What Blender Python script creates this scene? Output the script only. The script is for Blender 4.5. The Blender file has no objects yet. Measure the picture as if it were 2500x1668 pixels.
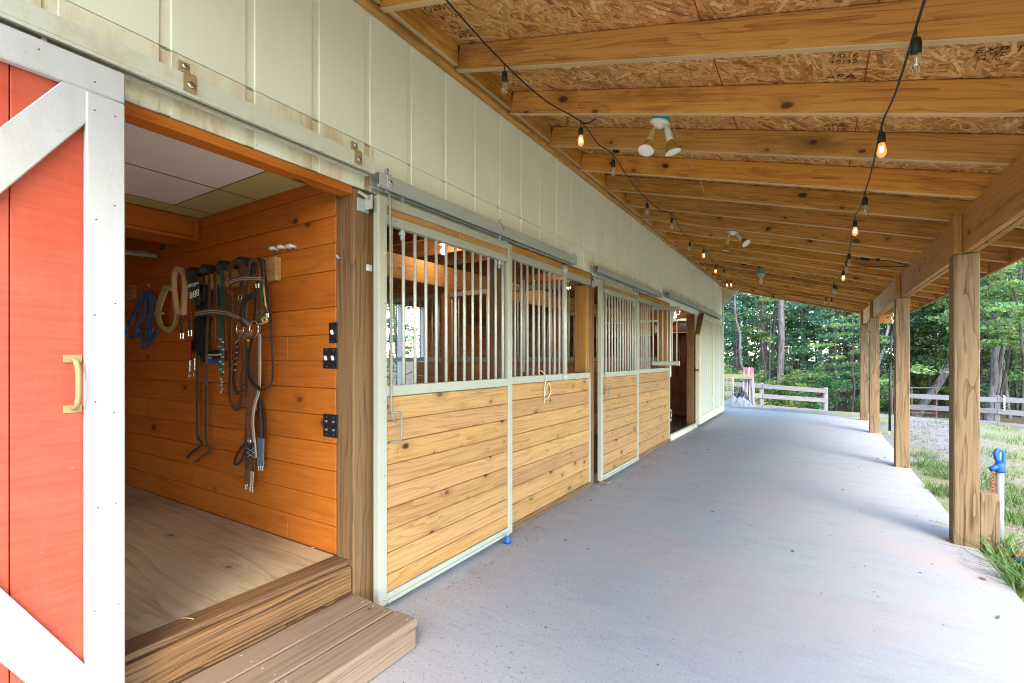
import bpy, math, random
import numpy as np
from mathutils import Vector, Matrix, noise as mnoise
random.seed(7)
R = math.radians
D = bpy.data
S = bpy.context.scene
C = S.collection

# ------------------------------------------------------------------ camera, world, sun, exposure
TH = math.atan(738 / 1166.)
CAM = (1.904, 0.0, 1.276)
cd = D.cameras.new('camera'); cam = D.objects.new('camera', cd); C.objects.link(cam)
cd.sensor_width = 36; cd.lens = 36 * 1166 / 2500.; cd.shift_y = 43 / 2500.
cd.clip_start = 0.05; cd.clip_end = 600
cam.location = CAM; cam.rotation_euler = (R(90), 0, TH)
S.camera = cam
SUN_EL, SUN_AZ = 44, 142          # azimuth clockwise from +Y (along the barn): behind and to the open side
w = D.worlds.new('World'); S.world = w; w.use_nodes = True
nt = w.node_tree; nt.nodes.clear()
sky = nt.nodes.new('ShaderNodeTexSky'); sky.sky_type = 'NISHITA'; sky.sun_disc = False
sky.sun_elevation = R(SUN_EL); sky.sun_rotation = R(SUN_AZ); sky.air_density = 1.0; sky.dust_density = .7; sky.ozone_density = 1.0
bg = nt.nodes.new('ShaderNodeBackground'); bg.inputs[1].default_value = 0.15
out = nt.nodes.new('ShaderNodeOutputWorld')
nt.links.new(sky.outputs[0], bg.inputs[0]); nt.links.new(bg.outputs[0], out.inputs[0])
sd = D.lights.new('sun', 'SUN'); sd.energy = .6; sd.angle = R(26); sd.color = (1, .93, .8)
so = D.objects.new('sun', sd); C.objects.link(so)
sv = Vector((math.sin(R(SUN_AZ)) * math.cos(R(SUN_EL)), math.cos(R(SUN_AZ)) * math.cos(R(SUN_EL)), math.sin(R(SUN_EL))))
so.rotation_euler = sv.to_track_quat('Z', 'Y').to_euler(); so.location = (20, -20, 30)
S.view_settings.view_transform = 'Standard'; S.view_settings.look = 'None'
S.view_settings.gamma = 1; S.view_settings.use_curve_mapping = False
S.view_settings.exposure = 3.1
S.render.engine = 'CYCLES'
S.cycles.max_bounces = 12; S.cycles.diffuse_bounces = 9; S.cycles.glossy_bounces = 3; S.cycles.transmission_bounces = 4
S.cycles.transparent_max_bounces = 12
S.cycles.use_denoising = True
S.cycles.filter_width = 1.0
S.cycles.sample_clamp_indirect = 6

# ------------------------------------------------------------------ measuring helpers (photo pixel -> point in the place)
_s, _c = math.sin(TH), math.cos(TH)
def ray(x, y):
    u = (x - 1250.) / 1166.; v = (877. - y) / 1166.
    return Vector((-_s + u * _c, _c + u * _s, v))
def atD(x, y, d): return Vector(CAM) + ray(x, y) * d
def onX(x, y, X): r = ray(x, y); return Vector(CAM) + r * ((X - CAM[0]) / r.x)
def onY(x, y, Y): r = ray(x, y); return Vector(CAM) + r * ((Y - CAM[1]) / r.y)
def onZ(x, y, Z): r = ray(x, y); return Vector(CAM) + r * ((Z - CAM[2]) / r.z)
SL = .275                         # porch roof slope
def roofz(X): return 3.055 - SL * X
def onRoof(x, y, dl=0.0):
    r = ray(x, y); return Vector(CAM) + r * ((3.055 - SL * CAM[0] - dl - CAM[2]) / (r.z + SL * r.x))

# ------------------------------------------------------------------ object helpers
WM = {}
def link(o, M, parent=None):
    C.objects.link(o); WM[o] = M
    if parent is not None:
        o.parent = parent; o.matrix_basis = WM[parent].inverted() @ M
    else:
        o.matrix_basis = M
    return o
def tag(o, label=None, cat=None, group=None, kind=None):
    if label: o['label'] = label
    if cat: o['category'] = cat
    if group: o['group'] = group
    if kind: o['kind'] = kind
    return o
def thing(name, loc, label, cat, group=None):
    o = D.objects.new(name, None); o.empty_display_size = .1
    link(o, Matrix.Translation(Vector(loc))); return tag(o, label, cat, group)
def mesh_obj(name, V, F, mat, parent=None, smooth=False, origin=None, mats=None, fm=None):
    V = [Vector(v) for v in V]
    og = Vector(origin) if origin is not None else (V[0].copy() if V else Vector())
    me = D.meshes.new(name); me.from_pydata([tuple(v - og) for v in V], [], F)
    for m in (mats or [mat]): me.materials.append(m)
    if fm: me.polygons.foreach_set('material_index', fm)
    if smooth: me.polygons.foreach_set('use_smooth', [True] * len(me.polygons))
    me.update()
    return link(D.objects.new(name, me), Matrix.Translation(og), parent)
_cache = {}
def cbox_mesh(L, W, T, ch, mat):
    """chamfered board, long axis X"""
    key = (round(L, 3), round(W, 3), round(T, 3), ch, mat.name)
    if key in _cache: return _cache[key]
    a, b, c = L / 2, W / 2, T / 2
    ch = min(ch, a * .4, b * .4, c * .4)
    V = []; idx = {}
    for sx in (-1, 1):
        for sy in (-1, 1):
            for sz in (-1, 1):
                for k in range(3):
                    p = [sx * (a - (ch if k != 0 else 0)), sy * (b - (ch if k != 1 else 0)), sz * (c - (ch if k != 2 else 0))]
                    idx[(sx, sy, sz, k)] = len(V); V.append(p)
    F = []
    g = lambda *q: idx[q]
    for s in (-1, 1):
        f = [g(s, -1, -1, 0), g(s, 1, -1, 0), g(s, 1, 1, 0), g(s, -1, 1, 0)]; F.append(f if s > 0 else f[::-1])
        f = [g(-1, s, -1, 1), g(-1, s, 1, 1), g(1, s, 1, 1), g(1, s, -1, 1)]; F.append(f if s > 0 else f[::-1])
        f = [g(-1, -1, s, 2), g(1, -1, s, 2), g(1, 1, s, 2), g(-1, 1, s, 2)]; F.append(f if s > 0 else f[::-1])
    for sy in (-1, 1):
        for sz in (-1, 1):
            F.append([g(-1, sy, sz, 1), g(1, sy, sz, 1), g(1, sy, sz, 2), g(-1, sy, sz, 2)])
            F.append([g(sy, -1, sz, 0), g(sy, 1, sz, 0), g(sy, 1, sz, 2), g(sy, -1, sz, 2)])
            F.append([g(sy, sz, -1, 0), g(sy, sz, 1, 0), g(sy, sz, 1, 1), g(sy, sz, -1, 1)])
            for sx in (-1, 1): F.append([g(sx, sy, sz, 0), g(sx, sy, sz, 1), g(sx, sy, sz, 2)])
    me = D.meshes.new('board'); me.from_pydata(V, [], F); me.materials.append(mat)
    import bmesh
    bm = bmesh.new(); bm.from_mesh(me); bmesh.ops.recalc_face_normals(bm, faces=bm.faces); bm.to_mesh(me); bm.free()
    _cache[key] = me; return me
AX = {'X': Vector((1, 0, 0)), 'Y': Vector((0, 1, 0)), 'Z': Vector((0, 0, 1))}
def frame(loc, ex, ey):
    ex = Vector(ex).normalized(); ey = Vector(ey); ez = ex.cross(ey).normalized(); ey = ez.cross(ex)
    M = Matrix((ex, ey, ez)).transposed().to_4x4(); M.translation = Vector(loc); return M
def B(name, lo, hi, mat, parent=None, ch=.003):
    """board filling an axis-aligned box, local X along its longest side"""
    lo = Vector(lo); hi = Vector(hi); d = [abs(hi[i] - lo[i]) for i in range(3)]
    o3 = sorted(range(3), key=lambda i: -d[i])
    me = cbox_mesh(d[o3[0]], d[o3[1]], d[o3[2]], ch, mat)
    return link(D.objects.new(name, me), frame((lo + hi) / 2, AX['XYZ'[o3[0]]], AX['XYZ'[o3[1]]]), parent)
def BM(name, L, W, T, loc, ex, ey, mat, parent=None, ch=.003):
    return link(D.objects.new(name, cbox_mesh(L, W, T, ch, mat)), frame(loc, ex, ey), parent)
class MB:
    def __init__(s): s.V = []; s.F = []; s.m = []; s.cm = 0
    def add(s, V, F):
        n = len(s.V); s.V += [Vector(v) for v in V]; s.F += [[i + n for i in f] for f in F]; s.m += [s.cm] * len(F)
    def box(s, lo, hi):
        x0, y0, z0 = lo; x1, y1, z1 = hi
        s.add([(x0, y0, z0), (x1, y0, z0), (x1, y1, z0), (x0, y1, z0), (x0, y0, z1), (x1, y0, z1), (x1, y1, z1), (x0, y1, z1)],
              [[3, 2, 1, 0], [4, 5, 6, 7], [0, 1, 5, 4], [1, 2, 6, 5], [2, 3, 7, 6], [3, 0, 4, 7]])
    def obox(s, L, W, T, M):
        a, b, c = L / 2, W / 2, T / 2
        V = [M @ Vector(p) for p in ((-a, -b, -c), (a, -b, -c), (a, b, -c), (-a, b, -c), (-a, -b, c), (a, -b, c), (a, b, c), (-a, b, c))]
        s.add(V, [[3, 2, 1, 0], [4, 5, 6, 7], [0, 1, 5, 4], [1, 2, 6, 5], [2, 3, 7, 6], [3, 0, 4, 7]])
    def tube(s, pts, r, n=8, cap=True):
        pts = [Vector(p) for p in pts]; rr = r if isinstance(r, (list, tuple)) else [r] * len(pts)
        V = []; F = []; up = None
        for i, p in enumerate(pts):
            t = (pts[min(i + 1, len(pts) - 1)] - pts[max(i - 1, 0)])
            t = t.normalized() if t.length > 1e-9 else Vector((0, 0, 1))
            if up is None:
                up = Vector((0, 0, 1)) if abs(t.z) < .9 else Vector((1, 0, 0))
            a = t.cross(up)
            if a.length < 1e-4: a = t.cross(Vector((.3, 1, .2)))
            a.normalize(); b = a.cross(t).normalized(); up = b
            for k in range(n):
                an = 2 * math.pi * k / n
                V.append(p + (a * math.cos(an) + b * math.sin(an)) * rr[i])
        for i in range(len(pts) - 1):
            for k in range(n):
                k2 = (k + 1) % n
                F.append([i * n + k, i * n + k2, (i + 1) * n + k2, (i + 1) * n + k])
        if cap:
            F.append(list(range(n))[::-1]); F.append([(len(pts) - 1) * n + k for k in range(n)])
        s.add(V, F)
    def lathe(s, prof, M, n=12):
        """profile [(r, h)...] round local Z"""
        V = []; F = []
        for r, h in prof:
            for k in range(n):
                an = 2 * math.pi * k / n
                V.append(M @ Vector((r * math.cos(an), r * math.sin(an), h)))
        for i in range(len(prof) - 1):
            for k in range(n):
                k2 = (k + 1) % n
                F.append([i * n + k, i * n + k2, (i + 1) * n + k2, (i + 1) * n + k])
        F.append(list(range(n))[::-1]); F.append([(len(prof) - 1) * n + k for k in range(n)])
        s.add(V, F)
    def ribbon(s, pts, wd, th, nrm):
        """flat strap lying on a wall whose normal is nrm"""
        pts = [Vector(p) for p in pts]; nrm = Vector(nrm).normalized(); V = []; F = []
        for i, p in enumerate(pts):
            t = (pts[min(i + 1, len(pts) - 1)] - pts[max(i - 1, 0)]).normalized()
            a = t.cross(nrm)
            if a.length < 1e-4: a = Vector((1, 0, 0))
            a.normalize(); ww = wd[i] if isinstance(wd, (list, tuple)) else wd
            for q in ((-ww / 2, -th / 2), (ww / 2, -th / 2), (ww / 2, th / 2), (-ww / 2, th / 2)):
                V.append(p + a * q[0] + nrm * q[1])
        for i in range(len(pts) - 1):
            for k in range(4):
                k2 = (k + 1) % 4
                F.append([i * 4 + k, i * 4 + k2, (i + 1) * 4 + k2, (i + 1) * 4 + k])
        F.append([3, 2, 1, 0]); e = (len(pts) - 1) * 4; F.append([e, e + 1, e + 2, e + 3])
        s.add(V, F)
    def build(s, name, mat, parent=None, smooth=False, origin=None, mats=None):
        return mesh_obj(name, s.V, s.F, mat, parent, smooth, origin, mats, s.m if mats else None)
def spline(pts, n=6):
    """Catmull-Rom through the points"""
    pts = [Vector(p) for p in pts]; P = [pts[0]] + pts + [pts[-1]]; o = []
    for i in range(1, len(P) - 2):
        for k in range(n):
            t = k / n; p0, p1, p2, p3 = P[i - 1], P[i], P[i + 1], P[i + 2]
            o.append(.5 * ((2 * p1) + (p2 - p0) * t + (2 * p0 - 5 * p1 + 4 * p2 - p3) * t * t + (3 * p1 - p0 - 3 * p2 + p3) * t ** 3))
    o.append(pts[-1]); return o
def tube(name, pts, r, mat, parent=None, n=8):
    m = MB(); m.tube(pts, r, n); return m.build(name, mat, parent, True)
def copy_tree(o, M=None, parent=None, delta=None):
    c = o.copy(); 
    if M is None: M = delta @ WM[o]
    d = M @ WM[o].inverted()
    link(c, M, parent)
    for ch in [q for q in WM if q.parent == o]: copy_tree(ch, None, c, d)
    return c

def letters(name, cu, M, parent):
    """text as a flat mesh"""
    t = D.objects.new(name, cu); C.objects.link(t); me = D.meshes.new_from_object(t); D.objects.remove(t)
    if not me.materials: me.materials.append(cu.materials[0])
    return link(D.objects.new(name, me), M, parent)

# ------------------------------------------------------------------ materials
class NT:
    def __init__(s, name):
        s.mat = D.materials.new(name); s.mat.use_nodes = True; s.t = s.mat.node_tree; s.t.nodes.clear()
        s.out = s.t.nodes.new('ShaderNodeOutputMaterial')
    def n(s, ty, ins=None, **kw):
        x = s.t.nodes.new(ty)
        for k, v in kw.items(): setattr(x, k, v)
        for k, v in (ins or {}).items():
            if isinstance(v, bpy.types.NodeSocket): s.t.links.new(v, x.inputs[k])
            else: x.inputs[k].default_value = v
        return x
    def math(s, op, a, b=0.0, c=None, clamp=False):
        d = {0: a, 1: b}
        if c is not None: d[2] = c
        return s.n('ShaderNodeMath', d, operation=op, use_clamp=clamp).outputs[0]
    def vmul(s, v, k): return s.n('ShaderNodeVectorMath', {0: v, 1: k}, operation='MULTIPLY').outputs[0]
    def vadd(s, v, k): return s.n('ShaderNodeVectorMath', {0: v, 1: k}, operation='ADD').outputs[0]
    def noise(s, v, sc=1, det=2, rough=.5, dist=0): return s.n('ShaderNodeTexNoise', {'Vector': v, 'Scale': sc, 'Detail': det, 'Roughness': rough, 'Distortion': dist})
    def mix(s, f, a, b, bt='MIX'):
        x = s.n('ShaderNodeMix', data_type='RGBA', blend_type=bt)
        for i, v in ((0, f), (6, a), (7, b)):
            if isinstance(v, bpy.types.NodeSocket): s.t.links.new(v, x.inputs[i])
            else: x.inputs[i].default_value = (v if i == 0 else tuple(v) + (1,) if len(v) == 3 else v)
        return x.outputs[2]
    def ramp(s, f, a, b): return s.n('ShaderNodeMapRange', {0: f, 1: a, 2: b, 3: 0.0, 4: 1.0}, clamp=True, interpolation_type='SMOOTHSTEP').outputs[0]
    def coord(s): return s.n('ShaderNodeTexCoord').outputs['Object']
    def rnd(s): return s.n('ShaderNodeObjectInfo').outputs['Random']
    def world(s): return s.n('ShaderNodeNewGeometry').outputs['Position']
    def princ(s, col, rough=.6, metal=0, bump=None, bs=.2, bd=.002, spec=.4, **kw):
        d = {'Base Color': col if isinstance(col, bpy.types.NodeSocket) else tuple(col) + (1,), 'Roughness': rough, 'Metallic': metal, 'Specular IOR Level': spec}
        d.update(kw)
        if bump is not None:
            d['Normal'] = s.n('ShaderNodeBump', {'Strength': bs, 'Distance': bd, 'Height': bump}).outputs[0]
        p = s.n('ShaderNodeBsdfPrincipled', d); s.t.links.new(p.outputs[0], s.out.inputs[0]); return s.mat
def wood(name, light, dark, knotc=(.05, .02, .008), ring=.6, knots=.72, rough=.65, var=.25, stain=0, stainc=(.12, .1, .07), freq=9, bs=.35, spec=.3, kscale=6.0, lin=16.0, ksize=.05, gs=6, broadk=.9, streak=.45, crack=0.0, satv=.06, edge=None):
    t = NT(name); r = t.rnd()
    off = t.n('ShaderNodeCombineXYZ', {0: t.math('MULTIPLY', r, 37.), 1: t.math('MULTIPLY', r, 91.), 2: t.math('MULTIPLY', r, 53.)}).outputs[0]
    v = t.vadd(t.coord(), off)
    warp = t.noise(v, 3.0, 2)
    vw = t.vadd(v, t.vmul(t.vadd(warp.outputs[1], (-.5, -.5, -.5)), (.02, .03, .03)))
    w2 = t.noise(v, 22.0, 3, .6)
    vk = t.vadd(vw, t.vmul(t.vadd(w2.outputs[1], (-.5, -.5, -.5)), (.022, .012, .012)))
    vo = t.n('ShaderNodeTexVoronoi', {'Vector': t.vmul(vk, (.62, 1, 1)), 'Scale': kscale}, voronoi_dimensions='2D')
    sep = t.n('ShaderNodeSeparateColor', {0: vo.outputs['Color']})
    big = t.math('MULTIPLY_ADD', sep.outputs[1], ksize * 2.2, ksize * .45)
    kd = t.math('DIVIDE', vo.outputs['Distance'], big)
    on = t.math('GREATER_THAN', sep.outputs[0], knots)
    km = t.math('MULTIPLY', t.math('MULTIPLY', on, t.math('SUBTRACT', 1.0, t.ramp(kd, .5, 1.25))), t.math('MULTIPLY_ADD', t.math('FRACT', t.math('MULTIPLY', sep.outputs[2], 9.1)),   .3, .7))
    kr = t.math('MULTIPLY', on, t.math('SUBTRACT', 1.0, t.ramp(kd, .8, 4.5)))
    n1 = t.noise(t.vmul(v, (gs * .1, gs, gs)), 1, 2, .5).outputs[0]
    yz = t.n('ShaderNodeSeparateXYZ', {0: vw})
    ph = t.math('ADD', t.math('MULTIPLY', n1, freq * 1.0), t.math('MULTIPLY', kr, .8))
    ph = t.math('ADD', ph, t.math('MULTIPLY', t.math('ADD', yz.outputs[1], t.math('MULTIPLY', yz.outputs[2], .7)), lin))
    sn = t.math('POWER', t.math('FRACT', ph), 2.6)
    mid = t.noise(t.vmul(v, (1.6, 48, 48)), 1, 3, .65).outputs[0]
    fine = t.noise(t.vmul(v, (4, 170, 170)), 1, 3, .6).outputs[0]
    broad = t.noise(t.vmul(v, (.9, 3, 3)), 1, 3, .6).outputs[0]
    finec = t.math('SUBTRACT', t.ramp(fine, .34, .66), .5); midc = t.math('SUBTRACT', t.ramp(mid, .34, .66), .5)
    f = t.math('ADD', t.math('MULTIPLY', sn, ring), t.math('ADD', t.math('MULTIPLY', finec, .3), t.math('MULTIPLY', midc, streak)))
    f = t.math('ADD', f, t.math('MULTIPLY', t.math('SUBTRACT', broad, .5), broadk), clamp=True)
    col = t.mix(f, light, dark)
    if stain:
        st = t.ramp(t.noise(t.vmul(v, (1.3, 4, 4)), 1, 5, .65).outputs[0], .5, .72)
        col = t.mix(t.math('MULTIPLY', st, stain), col, stainc)
    if crack:
        ck = t.noise(t.vmul(v, (1.1, 75, 75)), 1, 2, .5).outputs[0]; ck2 = t.noise(t.vmul(v, (1.4, 5, 5)), 1, 2).outputs[0]
        col = t.mix(t.math('MULTIPLY', t.math('MULTIPLY', t.ramp(ck, .62, .68), t.ramp(ck2, .48, .6)), crack), col, knotc)
    col = t.mix(t.math('MULTIPLY', kr, .35), col, dark)
    col = t.mix(km, col, knotc)
    if edge:      # paler lower edge of a board: bounced light put into its colour
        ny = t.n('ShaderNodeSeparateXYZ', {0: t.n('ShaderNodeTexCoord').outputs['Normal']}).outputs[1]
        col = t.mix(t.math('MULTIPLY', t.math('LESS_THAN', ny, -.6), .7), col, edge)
    br = t.n('ShaderNodeHueSaturation', {'Color': col, 'Value': t.math('MULTIPLY_ADD', r, var, 1 - var * .5), 'Saturation': t.math('MULTIPLY_ADD', t.math('FRACT', t.math('MULTIPLY', r, 17.3)), satv, 1 - satv / 2), 'Hue': t.math('MULTIPLY_ADD', t.math('FRACT', t.math('MULTIPLY', r, 7.7)), .008, .496)}).outputs[0]
    h = t.math('ADD', t.math('MULTIPLY', fine, .6), t.math('MULTIPLY', sn, -.35))
    rr = t.math('MULTIPLY_ADD', broad, .2, rough - .1)
    return t.princ(br, rr, bump=h, bs=bs, bd=.002, spec=spec)
def paint(name, col, dirt=.25, dirtc=(.3, .25, .15), rough=.55, sc=3.0, bs=.1, streak=True, spec=.35, thr=.55):
    t = NT(name); v = t.vadd(t.world(), t.n('ShaderNodeCombineXYZ', {0: t.math('MULTIPLY', t.rnd(), 13.)}).outputs[0])
    a = t.noise(t.vmul(v, (sc, sc, sc * (.3 if streak else 1))), 1, 5, .65).outputs[0]
    b = t.noise(v, 45, 3, .6).outputs[0]; c = t.noise(v, 220, 2).outputs[0]
    f = t.math('MULTIPLY', t.ramp(a, thr - .12, thr + .25), dirt)
    c0 = t.mix(f, col, dirtc)
    c0 = t.mix(t.math('MULTIPLY', t.ramp(b, .66, .74), dirt * .8), c0, dirtc)
    return t.princ(c0, t.math('MULTIPLY_ADD', b, .2, rough - .1), bump=t.math('ADD', c, t.math('MULTIPLY', b, 2)), bs=bs, bd=.001, spec=spec)
def metal(name, col, rough=.4, metallic=.85, rust=.2, rustc=(.16, .07, .025), sc=9):
    t = NT(name); v = t.world()
    a = t.noise(v, sc, 5, .7).outputs[0]; b = t.noise(v, 60, 3).outputs[0]
    f = t.math('MULTIPLY', t.ramp(a, .52, .7), rust)
    c0 = t.mix(f, t.mix(t.math('MULTIPLY', b, .35), col, tuple(x * .6 for x in col)), rustc)
    return t.princ(c0, t.math('MULTIPLY_ADD', b, .25, rough - .1), t.math('MULTIPLY', t.math('SUBTRACT', 1.0, f), metallic), bump=b, bs=.08, bd=.001)
def plain(name, col, rough=.5, metallic=0, var=.25, sc=25, bs=.15, spec=.4, **kw):
    t = NT(name); v = t.world(); a = t.noise(v, sc, 4, .6).outputs[0]
    c0 = t.mix(a, tuple(min(1, x * (1 + var)) for x in col), tuple(x * (1 - var) for x in col))
    return t.princ(c0, rough, metallic, bump=a, bs=bs, bd=.001, spec=spec, **kw)
def glow(name, col, st):
    t = NT(name); e = t.n('ShaderNodeEmission', {0: tuple(col) + (1,), 1: st}); t.t.links.new(e.outputs[0], t.out.inputs[0]); return t.mat

M_PLANK = wood('stall_pine', (.50, .265, .09), (.25, .11, .028), knots=.72, ring=.55, var=.24, rough=.6, stain=.35, stainc=(.36, .18, .06), lin=24, ksize=.055, kscale=7, gs=9, freq=7, streak=.42, crack=.12)
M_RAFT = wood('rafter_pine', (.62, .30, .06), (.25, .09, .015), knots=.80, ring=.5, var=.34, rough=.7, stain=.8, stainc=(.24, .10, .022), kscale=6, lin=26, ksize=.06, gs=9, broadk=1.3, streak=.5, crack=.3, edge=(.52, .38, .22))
M_BEAM = wood('beam_pine', (.42, .20, .05), (.2, .085, .02), knots=.78, ring=.5, var=.15, rough=.7, lin=24, crack=.5, stain=.4, stainc=(.18, .075, .02))
M_POST = wood('treated_post', (.235, .15, .075), (.085, .046, .019), knots=.92, ring=.75, var=.14, rough=.75, stain=.5, stainc=(.13, .078, .04), kscale=4, freq=8, lin=30, ksize=.05, crack=.9, gs=8)
M_TACK = wood('tack_room_pine', (.51, .145, .018), (.30, .07, .007), knotc=(.06, .016, .004), knots=.76, ring=.35, var=.08, broadk=.6, rough=.45, spec=.18, bs=.12, lin=10, ksize=.055, kscale=5, stain=.3, stainc=(.26, .06, .006), streak=.35, satv=0.0)
M_STEP = wood('step_wood', (.27, .18, .108), (.14, .082, .046), knots=.93, ring=.5, var=.16, rough=.75, freq=6, lin=55, stain=.7, stainc=(.22, .15, .10), streak=.6, crack=.8, gs=7)
M_SILL = wood('sill_timber', (.235, .115, .043), (.055, .023, .010), knots=.9, ring=.75, var=.1, rough=.65, freq=5, lin=70, stain=.7, stainc=(.1, .045, .022), crack=.9, streak=.6)
M_BPOST = wood('barn_post', (.22, .115, .046), (.08, .036, .014), knots=.93, ring=.6, var=.15, rough=.75, stain=.7, stainc=(.12, .08, .045), kscale=4, lin=40, crack=.8, streak=.6)
M_TREAT = wood('treated_rail', (.22, .19, .10), (.14, .115, .055), knots=.9, ring=.4, lin=20)
M_DARKW = wood('stall_boards', (.36, .155, .05), (.18, .07, .022), knots=.75, ring=.4, var=.4, rough=.8, stain=.5, stainc=(.06, .035, .02))
M_GREY = wood('weathered_fence', (.19, .172, .175), (.085, .075, .078), knotc=(.06, .05, .05), knots=.85, ring=.5, var=.35, rough=.85, stain=.5, stainc=(.27, .2, .14), lin=40, crack=.6)
M_CAB = wood('cabinet_plywood', (.22, .07, .022), (.08, .022, .008), knots=.93, ring=1.0, var=.1, rough=.5, freq=8, lin=5)
M_FLOORW = wood('tack_plywood', (.53, .40, .225), (.27, .175, .08), knots=.78, ring=.5, var=.06, rough=.4, spec=.4, bs=.08, stain=.6, stainc=(.2, .125, .065), kscale=2.5, freq=6, lin=4, ksize=.02, gs=5, streak=.3)
M_SIDING = paint('sage_siding', (.80, .82, .68), dirt=.15, dirtc=(.55, .5, .33), sc=2.2, thr=.52)
M_SIDRAW = paint('stained_siding', (.78, .78, .62), dirt=.8, dirtc=(.5, .27, .08), sc=7, thr=.5)
M_WHITE = paint('white_trim', (.52, .515, .495), dirt=.6, dirtc=(.40, .33, .23), sc=5, thr=.56, bs=.3)
def red_paint():
    t = NT('red_door'); v = t.world()
    a = t.noise(t.vmul(v, (1, 5, 70)), 1, 4, .65).outputs[0]; b = t.noise(t.vmul(v, (1, 60, 6)), 1, 4, .65).outputs[0]; c = t.noise(v, 2.2, 4, .6).outputs[0]; d = t.noise(t.vmul(v, (1, 30, 120)), 1, 3, .7).outputs[0]
    col = t.mix(t.ramp(a, .3, .7), (.44, .060, .027), (.50, .082, .038)); col = t.mix(t.math('MULTIPLY', t.ramp(b, .5, .72), .18), col, (.56, .12, .062))
    col = t.mix(t.math('MULTIPLY', t.ramp(c, .45, .7), .45), col, (.56, .15, .085)); col = t.mix(t.math('MULTIPLY', t.ramp(d, .70, .74), .6), col, (.7, .34, .22))
    return t.princ(col, .5, bump=t.math('ADD', a, b), bs=.25, bd=.001)
M_RED = red_paint()
M_FRAME = paint('stall_frame_paint', (.41, .405, .305), dirt=.25, dirtc=(.38, .25, .12), sc=6, thr=.6, rough=.45)
M_FARDOOR = paint('sage_door', (.55, .55, .41), dirt=.2, dirtc=(.3, .28, .2), sc=3)
M_CREAM = paint('cream_trim', (.66, .6, .42), dirt=.35, dirtc=(.35, .22, .1), sc=5)
M_GALV = metal('galvanised', (.50, .53, .48), rough=.5, metallic=.3, rust=.25, rustc=(.3, .22, .12))
M_BAR = metal('galvanised_bar', (.62, .60, .5), rough=.45, metallic=.2, rust=.4, rustc=(.4, .3, .14), sc=20)
M_RAIL = metal('door_rail', (.66, .68, .55), rough=.5, metallic=.15, rust=.4, rustc=(.45, .3, .14), sc=6)
M_BRASS = metal('yellow_zinc', (.40, .29, .13), rough=.6, metallic=.25, rust=.6, rustc=(.2, .1, .03))
M_GATE = metal('dull_gate_rail', (.3, .28, .22), rough=.6, metallic=.2, rust=.4)
M_RUSTY = metal('rusty_pipe', (.22, .11, .085), rough=.7, metallic=.2, rust=.6)
M_STEEL = metal('bright_steel', (.75, .74, .72), rough=.25, metallic=.95, rust=.1)
M_BLACK = plain('black_plastic', (.015, .015, .017), .35)
M_CORD = plain('black_cord', (.012, .014, .013), .55)
M_TEAL = plain('teal_plastic', (.03, .35, .42), .4)
M_LAMPW = plain('white_plastic', (.74, .72, .62), .4, var=.08)
M_LAMPY = plain('aged_plastic', (.6, .42, .14), .4, var=.15)
M_AMBER = plain('amber_reflector', (.42, .25, .06), .3, .3)
M_LENS = plain('frosted_lens', (.78, .75, .66), .25, var=.05, bs=.02)
M_LEA = plain('brown_leather', (.10, .052, .033), .5, var=.5, sc=60)
M_LEA2 = plain('tan_leather', (.19, .075, .038), .38, var=.4, sc=60)
M_LEAL = plain('pale_stitching', (.42, .36, .27), .6)
M_LEAB = plain('black_leather', (.03, .026, .023), .5, var=.5)
M_OLIVE = plain('olive_webbing', (.07, .058, .026), .7)
M_FLEECE = plain('tan_fleece', (.62, .43, .22), .95, var=.25, sc=90, bs=.9)
M_GREENR = plain('green_webbing', (.01, .09, .055), .6)
M_BLUER = plain('blue_rope', (.02, .09, .24), .7, var=.5, sc=120)
M_YELR = plain('yellow_rope', (.5, .42, .16), .8, var=.3, sc=120)
M_REDR = plain('red_rope', (.3, .015, .015), .7)
M_BLUEP = plain('blue_paint', (.008, .085, .36), .55)
M_BLUEW = plain('blue_plastic_wheel', (.03, .13, .33), .5)
M_ORANGE = plain('orange_spring', (.45, .06, .02), .5)
M_PVC = plain('galvanised_pipe', (.3, .3, .31), .4, .3, var=.12)
M_PINK = plain('pink_tip', (.55, .05, .08), .6)
M_TARP = plain('grey_tarp', (.2, .21, .21), .5, var=.3, sc=8)
M_COTTON = plain('cotton_rope', (.62, .56, .42), .9, var=.2, sc=100)
M_TWINE = plain('twine', (.55, .4, .2), .9)
M_WHITEP = plain('white_print', (.75, .74, .7), .6, var=.05)
_t = NT('stamp_ink'); _d = _t.n('ShaderNodeBsdfDiffuse', {0: (.06, .03, .015, 1)}); _tr = _t.n('ShaderNodeBsdfTransparent')
_mx = _t.n('ShaderNodeMixShader', {0: _t.math('MULTIPLY', _t.ramp(_t.noise(_t.world(), 70, 4, .7).outputs[0], .36, .6), .85), 1: _d.outputs[0], 2: _tr.outputs[0]}); _t.t.links.new(_mx.outputs[0], _t.out.inputs[0]); M_INK = _t.mat
M_CHALK = plain('red_chalk', (.35, .03, .015), .8)
M_FELT = plain('black_felt', (.012, .011, .013), .95, var=.5)
M_DGREEN = plain('olive_felt', (.035, .035, .024), .9)
M_GREYB = plain('blue_grey_elastic', (.16, .18, .21), .7)
M_CLEAR = NT('clear_bulb')
_t = M_CLEAR
_tr = _t.n('ShaderNodeBsdfTransparent', {0: (.93, .9, .82, 1)}); _gl = _t.n('ShaderNodeBsdfGlossy', {0: (1, 1, 1, 1), 'Roughness': .05})
_lw = _t.n('ShaderNodeLayerWeight', {0: .35})
_mx = _t.n('ShaderNodeMixShader', {0: _t.math('MULTIPLY_ADD', _lw.outputs[1], .75, .08), 1: _tr.outputs[0], 2: _gl.outputs[0]})
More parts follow.
